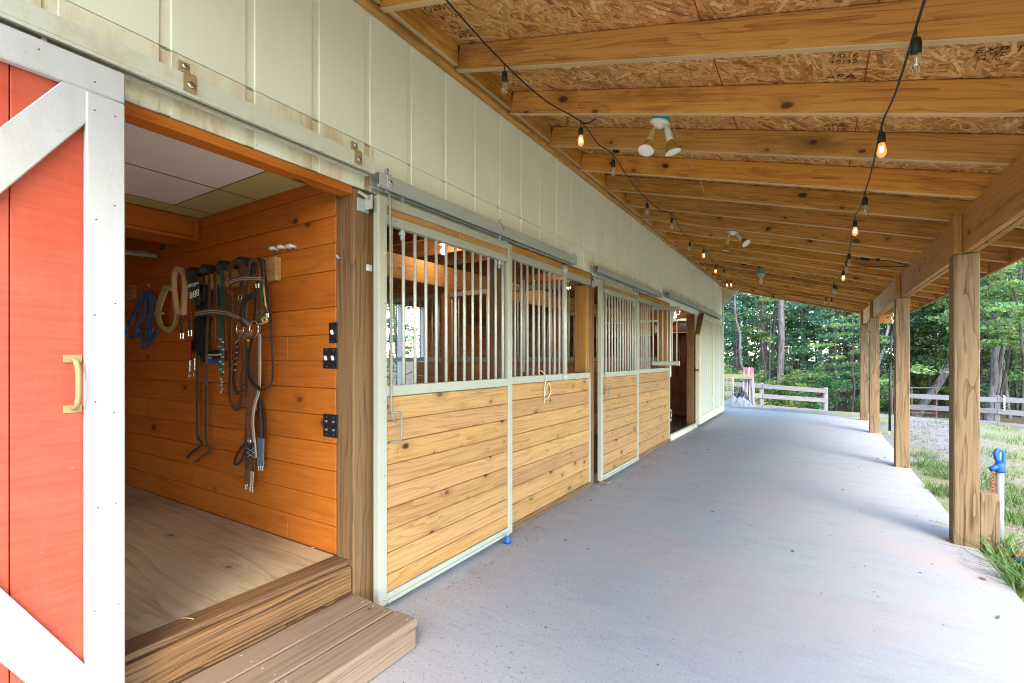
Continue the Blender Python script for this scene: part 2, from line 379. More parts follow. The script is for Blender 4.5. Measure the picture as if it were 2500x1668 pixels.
_t.t.links.new(_mx.outputs[0], _t.out.inputs[0]); M_CLEAR = _t.mat
_t = NT('lit_bulb'); _e = _t.n('ShaderNodeEmission', {0: (1, .38, .12, 1), 1: .2}); _tr = _t.n('ShaderNodeBsdfTransparent', {0: (1, .8, .6, 1)})
_mx = _t.n('ShaderNodeMixShader', {0: .62, 1: _tr.outputs[0], 2: _e.outputs[0]}); _t.t.links.new(_mx.outputs[0], _t.out.inputs[0]); M_LIT = _t.mat
M_FIL = glow('filament', (1, .68, .36), 4)
M_STALLB = glow('stall_bulb', (1, .78, .5), 26)
M_COOLB = glow('cool_bulb', (1, .92, .8), 12)
M_REDLED = plain('red_plate', (.62, .03, .02), .4)

def concrete():
    t = NT('concrete'); v = t.world()
    a = t.noise(v, .7, 5, .6).outputs[0]; b = t.noise(t.vmul(v, (2.6, 6, 6)), 1, 6, .7).outputs[0]; c = t.noise(v, 90, 3, .6).outputs[0]
    w1 = t.noise(v, .45, 3, .5).outputs[0]
    col = t.mix(t.ramp(a, .35, .68), (.325, .322, .318), (.365, .35, .33))
    col = t.mix(t.math('MULTIPLY', t.ramp(b, .47, .72), .45), col, (.25, .25, .265))
    br = t.noise(t.vmul(v, (3, 60, 3)), 1, 4, .7).outputs[0]
    col = t.mix(t.math('MULTIPLY', t.ramp(br, .5, .72), .5), col, (.24, .24, .255))
    col = t.mix(t.math('MULTIPLY', t.ramp(t.noise(t.vadd(v, (9, 3, 0)), .9, 4, .6).outputs[0], .48, .68), .6), col, (.40, .32, .27))
    vo = t.n('ShaderNodeTexVoronoi', {'Vector': t.vadd(v, t.vmul(t.noise(v, 30, 2).outputs[1], (.02, .02, 0))), 'Scale': 80.})
    se = t.n('ShaderNodeSeparateColor', {0: vo.outputs['Color']})
    sp = t.math('MULTIPLY', t.math('LESS_THAN', vo.outputs['Distance'], t.math('MULTIPLY_ADD', se.outputs[1], .26, .08)), t.math('GREATER_THAN', se.outputs[0], .42))
    xs = t.n('ShaderNodeSeparateXYZ', {0: v})
    near = t.math('SUBTRACT', 1.0, t.ramp(xs.outputs[0], .4, 2.3))          # traffic by the stall doors has worn the cream off the aggregate
    msk = t.math('MULTIPLY', near, t.ramp(w1, .36, .5))
    col = t.mix(t.math('MULTIPLY', t.math('MULTIPLY', sp, msk), .7), col, (.09, .09, .10))
    wl = t.math('MULTIPLY', t.math('SUBTRACT', 1.0, t.ramp(xs.outputs[0], .02, .75)), t.ramp(t.noise(v, 2.5, 5, .7).outputs[0], .35, .65))
    col = t.mix(t.math('MULTIPLY', wl, .45), col, (.26, .21, .165))
    col = t.mix(t.math('MULTIPLY', t.ramp(c, .3, .75), .2), col, (.56, .55, .55))
    return t.princ(col, t.math('MULTIPLY_ADD', b, .3, .5), bump=t.math('ADD', t.math('MULTIPLY', c, .6), b), bs=.3, bd=.004, spec=.35)
M_CONC = concrete()
def ground():
    t = NT('ground_cover'); v = t.world()
    a = t.noise(v, .55, 4, .6).outputs[0]; b = t.noise(v, 3.5, 5, .7).outputs[0]; c = t.noise(v, 28, 4, .7).outputs[0]
    vo = t.n('ShaderNodeTexVoronoi', {'Vector': v, 'Scale': 30.})
    grav = t.mix(t.n('ShaderNodeSeparateColor', {0: vo.outputs['Color']}).outputs[0], (.13, .12, .115), (.31, .285, .265))
    grass = t.mix(b, (.10, .17, .04), (.24, .24, .10)); dirt = t.mix(c, (.19, .15, .10), (.34, .28, .2))
    col = t.mix(t.ramp(b, .38, .62), dirt, grass)
    xs = t.n('ShaderNodeSeparateXYZ', {0: v})
    g = t.math('MULTIPLY', t.ramp(xs.outputs[1], 6.5, 8.5), t.math('SUBTRACT', 1.0, t.ramp(xs.outputs[1], 16.5, 19.)))
    g = t.math('MULTIPLY', g, t.ramp(a, .38, .5))
    g = t.math('MULTIPLY', g, t.math('SUBTRACT', 1.0, t.ramp(t.math('MULTIPLY_ADD', xs.outputs[1], -.18, xs.outputs[0]), 1.9, 2.6)))
    col = t.mix(g, col, grav)
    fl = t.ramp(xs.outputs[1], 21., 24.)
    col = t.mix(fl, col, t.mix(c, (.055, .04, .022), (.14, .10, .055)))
    return t.princ(col, .9, bump=t.math('ADD', c, t.math('MULTIPLY', vo.outputs['Distance'], .6)), bs=.6, bd=.03, spec=.15)
M_GROUND = ground()
def leafmat(name, cols, trans=.35):
    t = NT(name); g = t.n('ShaderNodeNewGeometry'); r = g.outputs['Random Per Island']
    cr = t.n('ShaderNodeValToRGB', {0: r}); e = cr.color_ramp.elements
    e[0].position = 0; e[0].color = cols[0] + (1,); e[1].position = 1; e[1].color = cols[-1] + (1,)
    for i, cc in enumerate(cols[1:-1]): x = e.new((i + 1) / (len(cols) - 1)); x.color = cc + (1,)
    p = t.n('ShaderNodeBsdfPrincipled', {'Base Color': cr.outputs[0], 'Roughness': .5, 'Specular IOR Level': .35})
    tl = t.n('ShaderNodeBsdfTranslucent', {0: cr.outputs[0]})
    mx = t.n('ShaderNodeMixShader', {0: trans, 1: p.outputs[0], 2: tl.outputs[0]})
    t.t.links.new(mx.outputs[0], t.out.inputs[0]); return t.mat
M_LEAF = [leafmat('leaf_deep', [(.05, .145, .06), (.075, .19, .075), (.12, .22, .07)], .45),
          leafmat('leaf_mid', [(.065, .175, .06), (.11, .225, .07), (.18, .25, .06), (.32, .25, .05)], .45),
          leafmat('leaf_blue', [(.055, .165, .105), (.085, .21, .125), (.13, .23, .10)], .45),
          leafmat('leaf_bright', [(.13, .27, .10), (.20, .33, .11), (.30, .35, .11)], .45)]
M_GRASS = leafmat('grass_blade', [(.06, .16, .02), (.09, .2, .03), (.13, .2, .05), (.22, .2, .09)], .3)
M_LITTER = leafmat('leaf_litter', [(.09, .045, .02), (.2, .12, .06), (.3, .22, .14), (.16, .09, .05)], .1)
M_GRIDB = plain('olive_grid', (.2, .17, .05), .6)
M_STRAND = None
def strand():
    t = NT('wood_strand'); g = t.n('ShaderNodeNewGeometry'); r = g.outputs['Random Per Island']
    cr = t.n('ShaderNodeValToRGB', {0: r}); e = cr.color_ramp.elements
    cs = [(.26, .09, .018), (.58, .28, .075), (.70, .39, .13), (.62, .31, .08), (.80, .53, .24), (.44, .17, .04)]
    e[0].position = 0; e[0].color = cs[0] + (1,); e[1].position = 1; e[1].color = cs[-1] + (1,)
    for i in range(1, 5): x = e.new(i / 5); x.color = cs[i] + (1,)
    v = t.coord(); n = t.noise(v, 90, 3, .6).outputs[0]; n2 = t.noise(v, 14, 3, .6).outputs[0]
    col = t.mix(t.math('MULTIPLY', t.ramp(n, .4, .7), .3), cr.outputs[0], (.2, .085, .025))
    col = t.mix(t.math('MULTIPLY', t.ramp(n2, .5, .75), .3), col, (.24, .1, .03))
    return t.princ(col, .6, bump=n, bs=.2, bd=.001)
M_STRAND = strand()
def bark(name, a, b, sc=1.0):
    t = NT(name); v = t.vadd(t.coord(), t.n('ShaderNodeCombineXYZ', {0: t.math('MULTIPLY', t.rnd(), 20.)}).outputs[0])
    n = t.noise(t.vmul(v, (14 * sc, 14 * sc, 2.2 * sc)), 1, 5, .7).outputs[0]; m = t.noise(v, 1.3, 4, .6).outputs[0]
    c = t.mix(t.ramp(n, .35, .65), a, b); c = t.mix(t.math('MULTIPLY', t.ramp(m, .5, .7), .4), c, tuple(min(1, x * 1.6) for x in b))
    return t.princ(c, .9, bump=n, bs=.8, bd=.03, spec=.15)
M_BARK = bark('grey_bark', (.06, .048, .046), (.15, .13, .128)); M_BARKD = bark('dark_bark', (.03, .025, .022), (.085, .07, .065)); M_BARKL = bark('pale_bark', (.25, .23, .23), (.45, .42, .41))
def tilemat(name, col, sp):
    t = NT(name); v = t.world(); n = t.noise(v, 160, 2, .5).outputs[0]; m = t.noise(v, 4, 4).outputs[0]
    c = t.mix(t.ramp(n, .62, .7), t.mix(m, col, tuple(x * .85 for x in col)), sp)
    return t.princ(c, .85, bump=n, bs=.3, bd=.002)
M_TILELIT = tilemat('lit_ceiling_board', (.84, .79, .73), (.7, .65, .58)); M_TILESHADE = tilemat('shaded_ceiling_board', (.52, .46, .17), (.66, .6, .32))  # same board twice: lit patch pale, shaded border olive, both painted in

# ================================================================== THE SETTING
SLAB = (-9.0, -6.0, 2.86, 13.35)
def smooth(t): t = max(0., min(1., t)); return t * t * (3 - 2 * t)
def gz(x, y):
    dx = max(0., x - 2.85, -9 - x); dy = max(0., y - 13.45)
    s = math.hypot(dx, dy)
    z = -.03 - 1.13 * smooth(s / 10.8)
    if s > 12: z += .012 * (s - 12)
    z += .05 * smooth(s / 2) * (mnoise.noise(Vector((x * .5, y * .5, 0))))
    return z
def terrain():
    xs = [-400, -200, -100, -60, -40, -25, -16, -9] + [-9 + 11.85 * i / 8 for i in range(1, 9)] + [2.87 + .35 * i for i in range(1, 40)] + [18, 21, 25, 30, 38, 50, 70, 110, 200, 400]
    ys = [-300, -120, -50, -25, -12, -6, -3, 0] + [.7 * i for i in range(1, 48)] + [35, 38, 42, 48, 56, 70, 90, 130, 220, 420]
    V = [(x, y, gz(x, y) if (abs(x) < 120 and abs(y) < 130) else -.2) for y in ys for x in xs]; nx = len(xs)
    F = [[j * nx + i, j * nx + i + 1, (j + 1) * nx + i + 1, (j + 1) * nx + i] for j in range(len(ys) - 1) for i in range(nx - 1)]
    return mesh_obj('ground', V, F, M_GROUND, None, True, (0, 0, 0))
tag(terrain(), kind='structure')
# concrete slab, its far edge a little skewed
m = MB()
top = [(-.16, -6), (2.83, -6), (2.83, 3.4), (2.87, 10.4), (2.86, 12.75), (-.10, 13.75), (-.16, 13.75)]
n = len(top)
m.add([(x, y, 0) for x, y in top] + [(x, y, -.25) for x, y in top], [list(range(n))] + [[i, i + n, (i + 1) % n + n, (i + 1) % n] for i in range(n)])
tag(m.build('concrete_slab', M_CONC, None, False, (0, 0, 0)), kind='structure')
# dirt floor inside the stalls
m = MB(); m.box((-3.6, 1.75, -.3), (-.17, 12.6, -.012))
M_DIRT = plain('stall_dirt', (.12, .075, .04), .95, var=.5, sc=12)
tag(m.build('stall_floor', M_DIRT), kind='structure')
# straw and shavings near the third doorway, too many to count
m = MB(); rs = random.Random(3)
for i in range(260):
    x = -rs.random() ** 1.5 * 1.6 - .02; y = rs.uniform(7.8, 9.3); a = rs.uniform(0, 6.28); l = rs.uniform(.02, .07)
    d = Vector((math.cos(a), math.sin(a), 0)) * l; p = Vector((x, y, -.006 + rs.random() * .01)); q = Vector((-d.y, d.x, 0)).normalized() * .004
    m.add([p - q, p + d - q, p + d + q, p + q], [[0, 1, 2, 3]])
tag(m.build('straw_litter', M_TWINE), kind='stuff')

# ================================================================== BARN
barn = thing('barn', (0, 5, 0), 'long horse barn with sage vertical board wall along the covered walkway', 'barn')
def siding(y0, y1, z0, z1, mat, first):
    y = first
    while y < y1:
        a = max(y + .018, y0); b = min(y + .296 - .018, y1)
        if b - a > .02: B('siding_board', (-.018, a, z0), (0.0, b, z1), mat, barn, .002)
        y += .296
    B('siding_backing', (-.03, y0, z0 + .004), (-.006, y1, z1 - .004), mat, barn, 0)
F0 = 1.646 - .296 * 15
siding(-2.6, 12.62, 2.36, 3.2, M_SIDING, F0)
siding(-2.6, 1.69, 2.125, 2.357, M_SIDRAW, F0)
siding(1.693, 12.62, 2.125, 2.357, M_SIDING, F0 + 15 * .296)
siding(9.47, 12.62, 0.02, 2.122, M_FARDOOR, F0 + 41 * .296)
siding(-2.6, -1.12, 0.02, 2.122, M_SIDING, F0)
# raw header edge over the tack room doorway
B('door_header', (-.09, -1.1, 2.085), (-.004, 1.56, 2.122), M_TACK, barn, .004)
B('header_lining', (-.13, -1.1, 2.11), (-.092, 1.56, 2.24), M_TACK, barn, .003)
# posts of the front wall
for (a, b, z1) in ((1.561, 1.693, 2.118), (4.47, 4.59, 2.118), (7.53, 7.66, 2.118), (9.375, 9.465, 2.118)):
    B('wall_post', (-.135, a, 0), (-.002, b, z1), M_BPOST if a < 7 else M_SILL, barn, .006)
B('siding_strip', (-.02, 7.62, 1.0), (.0, 7.70, 2.122), M_SIDING, barn, .002)
m = MB(); m.add([(-.02, 7.70, 2.122), (-.02, 7.70, 1.70), (-.02, 8.02, 2.122), (0, 7.70, 2.122), (0, 7.70, 1.70), (0, 8.02, 2.122)], [[0, 1, 2], [5, 4, 3], [0, 3, 4, 1], [1, 4, 5, 2], [2, 5, 3, 0]])
m.build('doorway_gusset', M_SIDING, barn)
B('corner_trim', (-.03, 12.622, .02), (.022, 12.72, 3.1), M_CREAM, barn, .003)
m = MB(); m.add([(-.0, 12.66, 2.62), (-.0, 12.66, 3.0), (.36, 12.66, 2.94), (.30, 12.66, 2.88), (.04, 12.66, 2.62)] + [(-.0, 12.71, 2.62), (-.0, 12.71, 3.0), (.36, 12.71, 2.94), (.30, 12.71, 2.88), (.04, 12.71, 2.62)],
      [[4, 3, 2, 1, 0], [5, 6, 7, 8, 9]] + [[i, (i + 1) % 5, (i + 1) % 5 + 5, i + 5] for i in range(5)])
m.build('corner_brace', M_CREAM, barn)
# roof and hidden outer shell
m = MB()
P = [(.02, 3.24), (-1.75, 4.1), (-3.9, 3.1), (-3.9, 3.2), (-1.75, 4.22), (.02, 3.36)]
m.add([(x, -1.3, z) for x, z in P] + [(x, 12.9, z) for x, z in P], [list(range(6))[::-1], list(range(6, 12))] + [[i, (i + 1) % 6, (i + 1) % 6 + 6, i + 6] for i in range(6)])
m.build('barn_roof', plain('dark_roofing', (.1, .1, .1), .8), barn)
for (a, b) in ((-1.3, -1.2), (12.62, 12.72)):
    B('end_wall', (-3.5, a, 0), (-.19 if a < 0 else -.032, b, 3.3), M_SIDING, barn, 0)
# rear wall of planks, open at the back door
for k in range(14):
    z0 = .0 + k * .19
    for (a, b) in ((-1.2, 1.6), (5.75, 12.6)):
        B('rear_plank', (-3.42, a, z0 + .004), (-3.38, b, z0 + .186), M_DARKW, barn, .003)
    if z0 > 2.05: B('rear_plank', (-3.42, 1.6, z0 + .004), (-3.38, 5.75, z0 + .186), M_DARKW, barn, .003)
B('rear_plank', (-3.42, 1.6, 0), (-3.38, 3.6, 2.1), M_DARKW, barn, .003)
for (a, b, z0, z1) in ((-1.2, 3.6, 0, 2.66), (5.75, 12.6, 0, 2.66), (3.6, 5.75, 2.1, 2.66)): B('rear_backing', (-3.44, a, z0), (-3.422, b, z1), M_DARKW, barn, 0)
for y in (5.15, 5.62):
    B('rear_door_post', (-3.40, y, 0), (-3.30, y + .08, 2.1), M_WHITE, barn, .004)
# loft joists and boards above the stalls
for k in range(18):
    y = 1.9 + k * .6
    B('loft_joist', (-3.36, y, 2.52), (-.03, y + .04, 2.70), M_DARKW, barn, .003)
for k in range(11):
    B('loft_board', (-3.36 + k * .302, 1.7, 2.705), (-3.36 + k * .302 + .296, 12.6, 2.73), M_DARKW, barn, .002)
B('loft_beam', (-1.93, 1.75, 2.14), (-1.86, 12.5, 2.40), M_BEAM, barn, .004)
# door sill timber of the third doorway
tube('doorway_log', [(-.02, 7.66, .03), (-.0, 8.4, .035), (.01, 9.40, .03)], .052, M_CREAM, barn, 10)

# ---------------------------------------------- partitions between the stalls
def partition(y, lab):
    p = thing('stall_partition', (-1.8, y, 0), lab, 'stall partition', 'partitions between the horse stalls')
    for k in range(7):
        B('plank', (-2.42, y - .02, .01 + k * .176), (-.14, y + .02, .01 + k * .176 + .171), M_DARKW, p, .003)
    B('channel', (-3.37, y - .03, 1.245), (-.14, y + .03, 1.30), M_GATE, p, .003)
    B('channel', (-3.37, y - .03, 2.03), (-.14, y + .03, 2.085), M_GATE, p, .003)
    B('post', (-1.95, y - .06, 0), (-1.84, y + .06, 2.139), M_DARKW, p, .004)
    for k in range(30):
        x = -3.3 + k * .105
        if abs(x + 1.9) > .07: tube('bar', [(x, y, 1.30), (x, y, 2.03)], .008, M_BAR, p, 6)
    return p
partition(4.53, 'dark plank partition with a row of thin bars behind the first stall front')
partition(7.58, 'dark plank partition with bars at the back of the second stall')

def dots(name, pts, ax, r, mat, parent):
    m = MB()
    for p in pts: m.lathe([(r, -.0005), (r, .0006), (r * .4, .0012)], frame(p, *ax), 6)
    tag(m.build(name, mat, parent), kind='stuff')
# ================================================================== TACK ROOM
tf = MB(); tf.box((-4.2, -1.15, .12), (-.142, 1.558, .285)); tag(tf.build('tack_room_floor', M_FLOORW), kind='structure')
wall = thing('tack_room_wall', (-1.2, 1.57, 0), 'orange stained knotty pine plank wall inside the tack room', 'plank wall')
zs = [.286]; rs = random.Random(11)
while zs[-1] < 2.2: zs.append(min(2.22, zs[-1] + rs.choice((.135, .14, .185, .14))))
for a, b in zip(zs, zs[1:]):
    e = rs.choice((-.9, -1.6, -2.3, -.55, -5)) if b < 2 else -5
    segs = [(-4.2, -.137)] if e == -5 else [(-4.2, e - .0008), (e + .0008, -.137)]
    for (x0, x1) in segs:
        dy = rs.uniform(0, .0015)
        B('plank', (x0, 1.561 + dy, a + .0012), (x1, 1.585, b - .0012), M_TACK, wall, .0025)
B('backing', (-4.2, 1.587, .1), (-.137, 1.60, 2.3), M_DARKW, wall, 0)
bk = thing('tack_room_back_wall', (-4.2, .2, 0), 'dark back wall of the tack room', 'plank wall')
for k in range(14): B('plank', (-4.24, -1.15, .286 + k * .14), (-4.205, 1.56, .286 + k * .14 + .137), M_TACK, bk, .003)
lw = thing('tack_room_near_wall', (-1.8, -1.17, 0), 'near wall of the tack room hidden behind the red door', 'plank wall')
for k in range(14): B('plank', (-4.2, -1.19, .286 + k * .14), (-.14, -1.155, .286 + k * .14 + .137), M_TACK, lw, .003)
ce = thing('tack_room_ceiling', (-.8, .3, 2.2), 'suspended tack room ceiling of boards, lit patch and shaded border painted in', 'ceiling')
for (x0, x1, y0, y1, mt) in ((-.83, -.145, -.2, 1.335, M_TILELIT), (-1.335, -.838, -.2, 1.335, M_TILELIT), (-.83, -.145, 1.341, 1.557, M_TILESHADE), (-1.335, -.838, 1.341, 1.557, M_TILESHADE),
                              (-1.514, -1.341, 1.341, 1.557, M_TILESHADE), (-1.514, -1.341, -.2, 1.335, M_TILESHADE), (-.83, -.145, -1.15, -.206, M_TILESHADE), (-1.514, -.838, -1.15, -.206, M_TILESHADE)):
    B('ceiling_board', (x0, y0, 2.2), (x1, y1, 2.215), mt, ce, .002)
for (lo, hi) in (((-.8375, -1.15, 2.198), (-.8305, 1.557, 2.204)), ((-1.3405, -.2, 2.198), (-1.3355, 1.557, 2.204)), ((-1.335, 1.3355, 2.198), (-.838, 1.3405, 2.204)), ((-.830, 1.3355, 2.198), (-.146, 1.3405, 2.204)), ((-1.335, -.2055, 2.198), (-.838, -.2005, 2.204)), ((-.83, -.2055, 2.198), (-.146, -.2005, 2.204))):
    B('grid_bar', lo, hi, M_GRIDB, ce, .0005)
B('ceiling_backing', (-1.516, -1.15, 2.217), (-.145, 1.558, 2.235), M_TILESHADE, ce, 0)
bx = thing('ceiling_beam_box', (-1.6, .3, 2.05), 'orange boxed beam across the tack room below the ceiling boards', 'beam')
B('face_board', (-1.54, -1.15, 2.075), (-1.518, 1.52, 2.198), M_TACK, bx, .003)
B('face_board', (-1.54, 1.522, 2.062), (-1.512, 1.558, 2.198), M_TACK, bx, .003)
B('bottom_board', (-1.78, -1.15, 2.05), (-1.52, 1.557, 2.073), M_TACK, bx, .003)
m = MB(); m.box((-4.2, -1.15, 2.24), (-1.56, 1.6, 2.27)); o = m.build('loft_deck', M_DARKW, barn)
# pipes stored above the beam
for k, (a, b) in enumerate((((-2.0, 1.5, 2.0), (-2.6, .2, 2.02)), ((-2.1, 1.5, 2.03), (-2.9, .1, 2.05)))):
    o = tube('stored_pipe', [a, b], .014, M_GALV, None); tag(o, ['thin grey pipe stored just under the boxed beam', 'second thin grey pipe lying higher and further back under the beam'][k], 'pipe', 'pipes stored under the tack room beam')
sill = thing('door_sill', (-.07, .2, .2), 'worn timber sill at the tack room doorway', 'sill')
B('timber', (-.139, -1.1, .135), (-.004, 1.56, .262), M_SILL, sill, .012)
B('top_board', (-.141, -1.1, .264), (-.03, 1.56, .288), M_SILL, sill, .006)
B('base_board', (-.10, -1.1, .0), (-.012, 1.56, .133), M_SILL, sill, .006)
step = thing('wooden_step', (.2, .5, 0), 'low wooden box step of three boards at the tack room door', 'step')
for k, x in enumerate((.004, .147, .290)):
    B('tread', (x, -.9, .094), (x + .134, 1.555 + (.004, 0, .006)[k], .132), M_STEP, step, .006)
dots('screw', [(x, y + (.003 if x > .2 else 0), .132) for x in (.035, .105, .178, .25, .32, .39) for y in (.45, 1.0, 1.525)], ((1, 0, 0), (0, 1, 0)), .0035, M_GALV, step)
B('riser', (.384, -.9, .002), (.422, 1.553, .0925), M_STEP, step, .005)
B('end_board', (.01, 1.512, .002), (.382, 1.55, .0925), M_STEP, step, .005)

# ================================================================== RED SLIDING DOOR
rd = thing('sliding_door', (.1, -.04, .1), 'red sliding barn door with white frame and crossed braces, partly open', 'barn door')
x0, x1 = .062, .09
y = -.68; rs = random.Random(5)
while y < .59:
    e = min(y + .26, .595); B('red_board', (x0, y + .001, .12), (x1, e - .001, 2.14), M_RED, rd, .002); y += .26
B('trim_board', (x1 + .001, -.69, .12), (x1 + .024, -.597, 2.149), M_WHITE, rd, .004)
B('trim_board', (x1 + .001, .511, .12), (x1 + .028, .604, 2.058), M_WHITE, rd, .004)
B('trim_board', (x1 + .001, -.595, 2.06), (x1 + .0285, .604, 2.151), M_WHITE, rd, .004)
B('trim_board', (x1 + .001, -.595, .12), (x1 + .028, .509, .21), M_WHITE, rd, .004)
def brace(y0, z0, y1, z1, wd, dx):
    a = Vector((0, y0, z0)); b = Vector((0, y1, z1)); d = b - a
    return BM('brace', d.length, wd, .022, (x1 + .012 + dx, (y0 + y1) / 2, (z0 + z1) / 2), d, (0, d.z, -d.y), M_WHITE, rd, .003)
brace(-.60, .40, .545, 2.10, .098, .0)
brace(-.575, 2.002, -.075, 1.27, .098, .0005); brace(-.01, 1.18, .545, .23, .098, .0005)
hb = MB()
hb.tube(spline([(x1 + .004, .488, 1.275), (x1 + .03, .488, 1.268), (x1 + .04, .49, 1.24), (x1 + .042, .49, 1.2), (x1 + .04, .49, 1.165), (x1 + .03, .488, 1.14), (x1 + .004, .488, 1.134)], 4), [.006] * 4 + [.008] * 16 + [.006] * 5, 8)
hnd = hb.build('pull_handle', M_BRASS, rd, True)
for z in (1.277, 1.132):
    B('mount_plate', (x1 + .001, .466, z - .011), (x1 + .005, .508, z + .011), M_BRASS, hnd, .002)
rs = random.Random(8)
dots('nail', [(x1 + .028, y + rs.uniform(-.006, .006), .26 + k * .29 + rs.uniform(-.03, .03)) for k in range(7) for y in (.535, .58)] + [(x1 + .0285, .05 + k * .12, 2.09 + (k % 2) * .03) for k in range(5)], ((0, 1, 0), (0, 0, 1)), .0028, M_RUSTY, rd)
for y in (-.3, .43):
    B('hanger', (x1 - .02, y - .006, 2.14), (x1 - .008, y + .006, 2.19), M_GALV, rd, .002)

# ================================================================== DOOR TRACKS
def track(y0, y1, z0, z1, x0, x1, brk, lab, endcap=False, big=False):
    t = thing('door_track', (x0, y0, z0), lab, 'door track', 'sliding door tracks along the barn wall')
    m = MB()      # hollow box rail, open slot underneath
    tk = .004; ym = y1
    m.box((x0, y0, z0), (x0 + tk, y1, z1)); m.box((x1 - tk, y0, z0 + .012), (x1, y1, z1)); m.box((x0 + tk, y0, z1 - tk), (x1 - tk, y1, z1))
    m.box((x1 - .016, y0, z0), (x1 - .002, y1, z0 + .012)); m.box((x0 + tk, y0, z0), (x0 + .018, y1, z0 + .008))
    m.build('rail', M_RAIL if big else M_GALV, t)
    for k, yb in enumerate(brk):
        w_ = .030 if big else .022
        b = B('bracket', (.0015, yb - w_, z1 + .001), (x1 + .004, yb + w_ * .6, z1 + .006), M_BRASS if big else M_GALV, t, .001)
        B('tab', (x1 - .012, yb - w_ * 1.15, z1 + .0065), (x1 - .007, yb + w_ * .1, z1 + (.042 if big else .026)), M_BRASS if big else M_GALV, b, .001)
        B('clip', (x1 + .0005, yb - w_ * .8, z0 + .01), (x1 + .0045, yb + w_ * .6, z1), M_BRASS if big else M_GALV, b, .001)
        bm_ = MB(); bm_.lathe([(.0, 0), (.012, .001), (.011, .006), (.0, .007)], frame((x1 + .0045, yb, (z0 + z1) / 2), (0, 1, 0), (0, 0, 1)), 8)
        bm_.build('bolt', M_STEEL, b, True); bm_ = MB()
        bm_.lathe([(.0, 0), (.009, .001), (.008, .006), (.0, .007)], frame((x1 - .0065, yb - w_ * .5, z1 + .026), (0, 1, 0), (0, 0, 1)), 8)
        bm_.build('bolt', M_STEEL, b, True)
    if endcap: B('end_cap', (x0 - .002, y1, z0 - .006), (x1 + .004, y1 + .012, z1 + .004), M_GALV, t, .002)
    return t
track(-1.1, 1.60, 2.174, 2.243, .04, .106, (-.4, .79, 1.50), 'long upper door track with yellow zinc brackets over the red door', big=True)
track(1.635, 3.93, 2.128, 2.198, .03, .10, (1.70, 2.72, 3.9), 'galvanised door track above the first stall door', True)
track(4.45, 6.76, 2.142, 2.205, .03, .10, (4.5, 5.6, 6.65), 'galvanised door track above the second stall door', True)
track(7.20, 12.2, 2.20, 2.275, .02, .10, (7.3, 7.9, 8.5, 9.2, 9.9, 10.6, 11.3, 12.0), 'longest door track above the sage green far door')

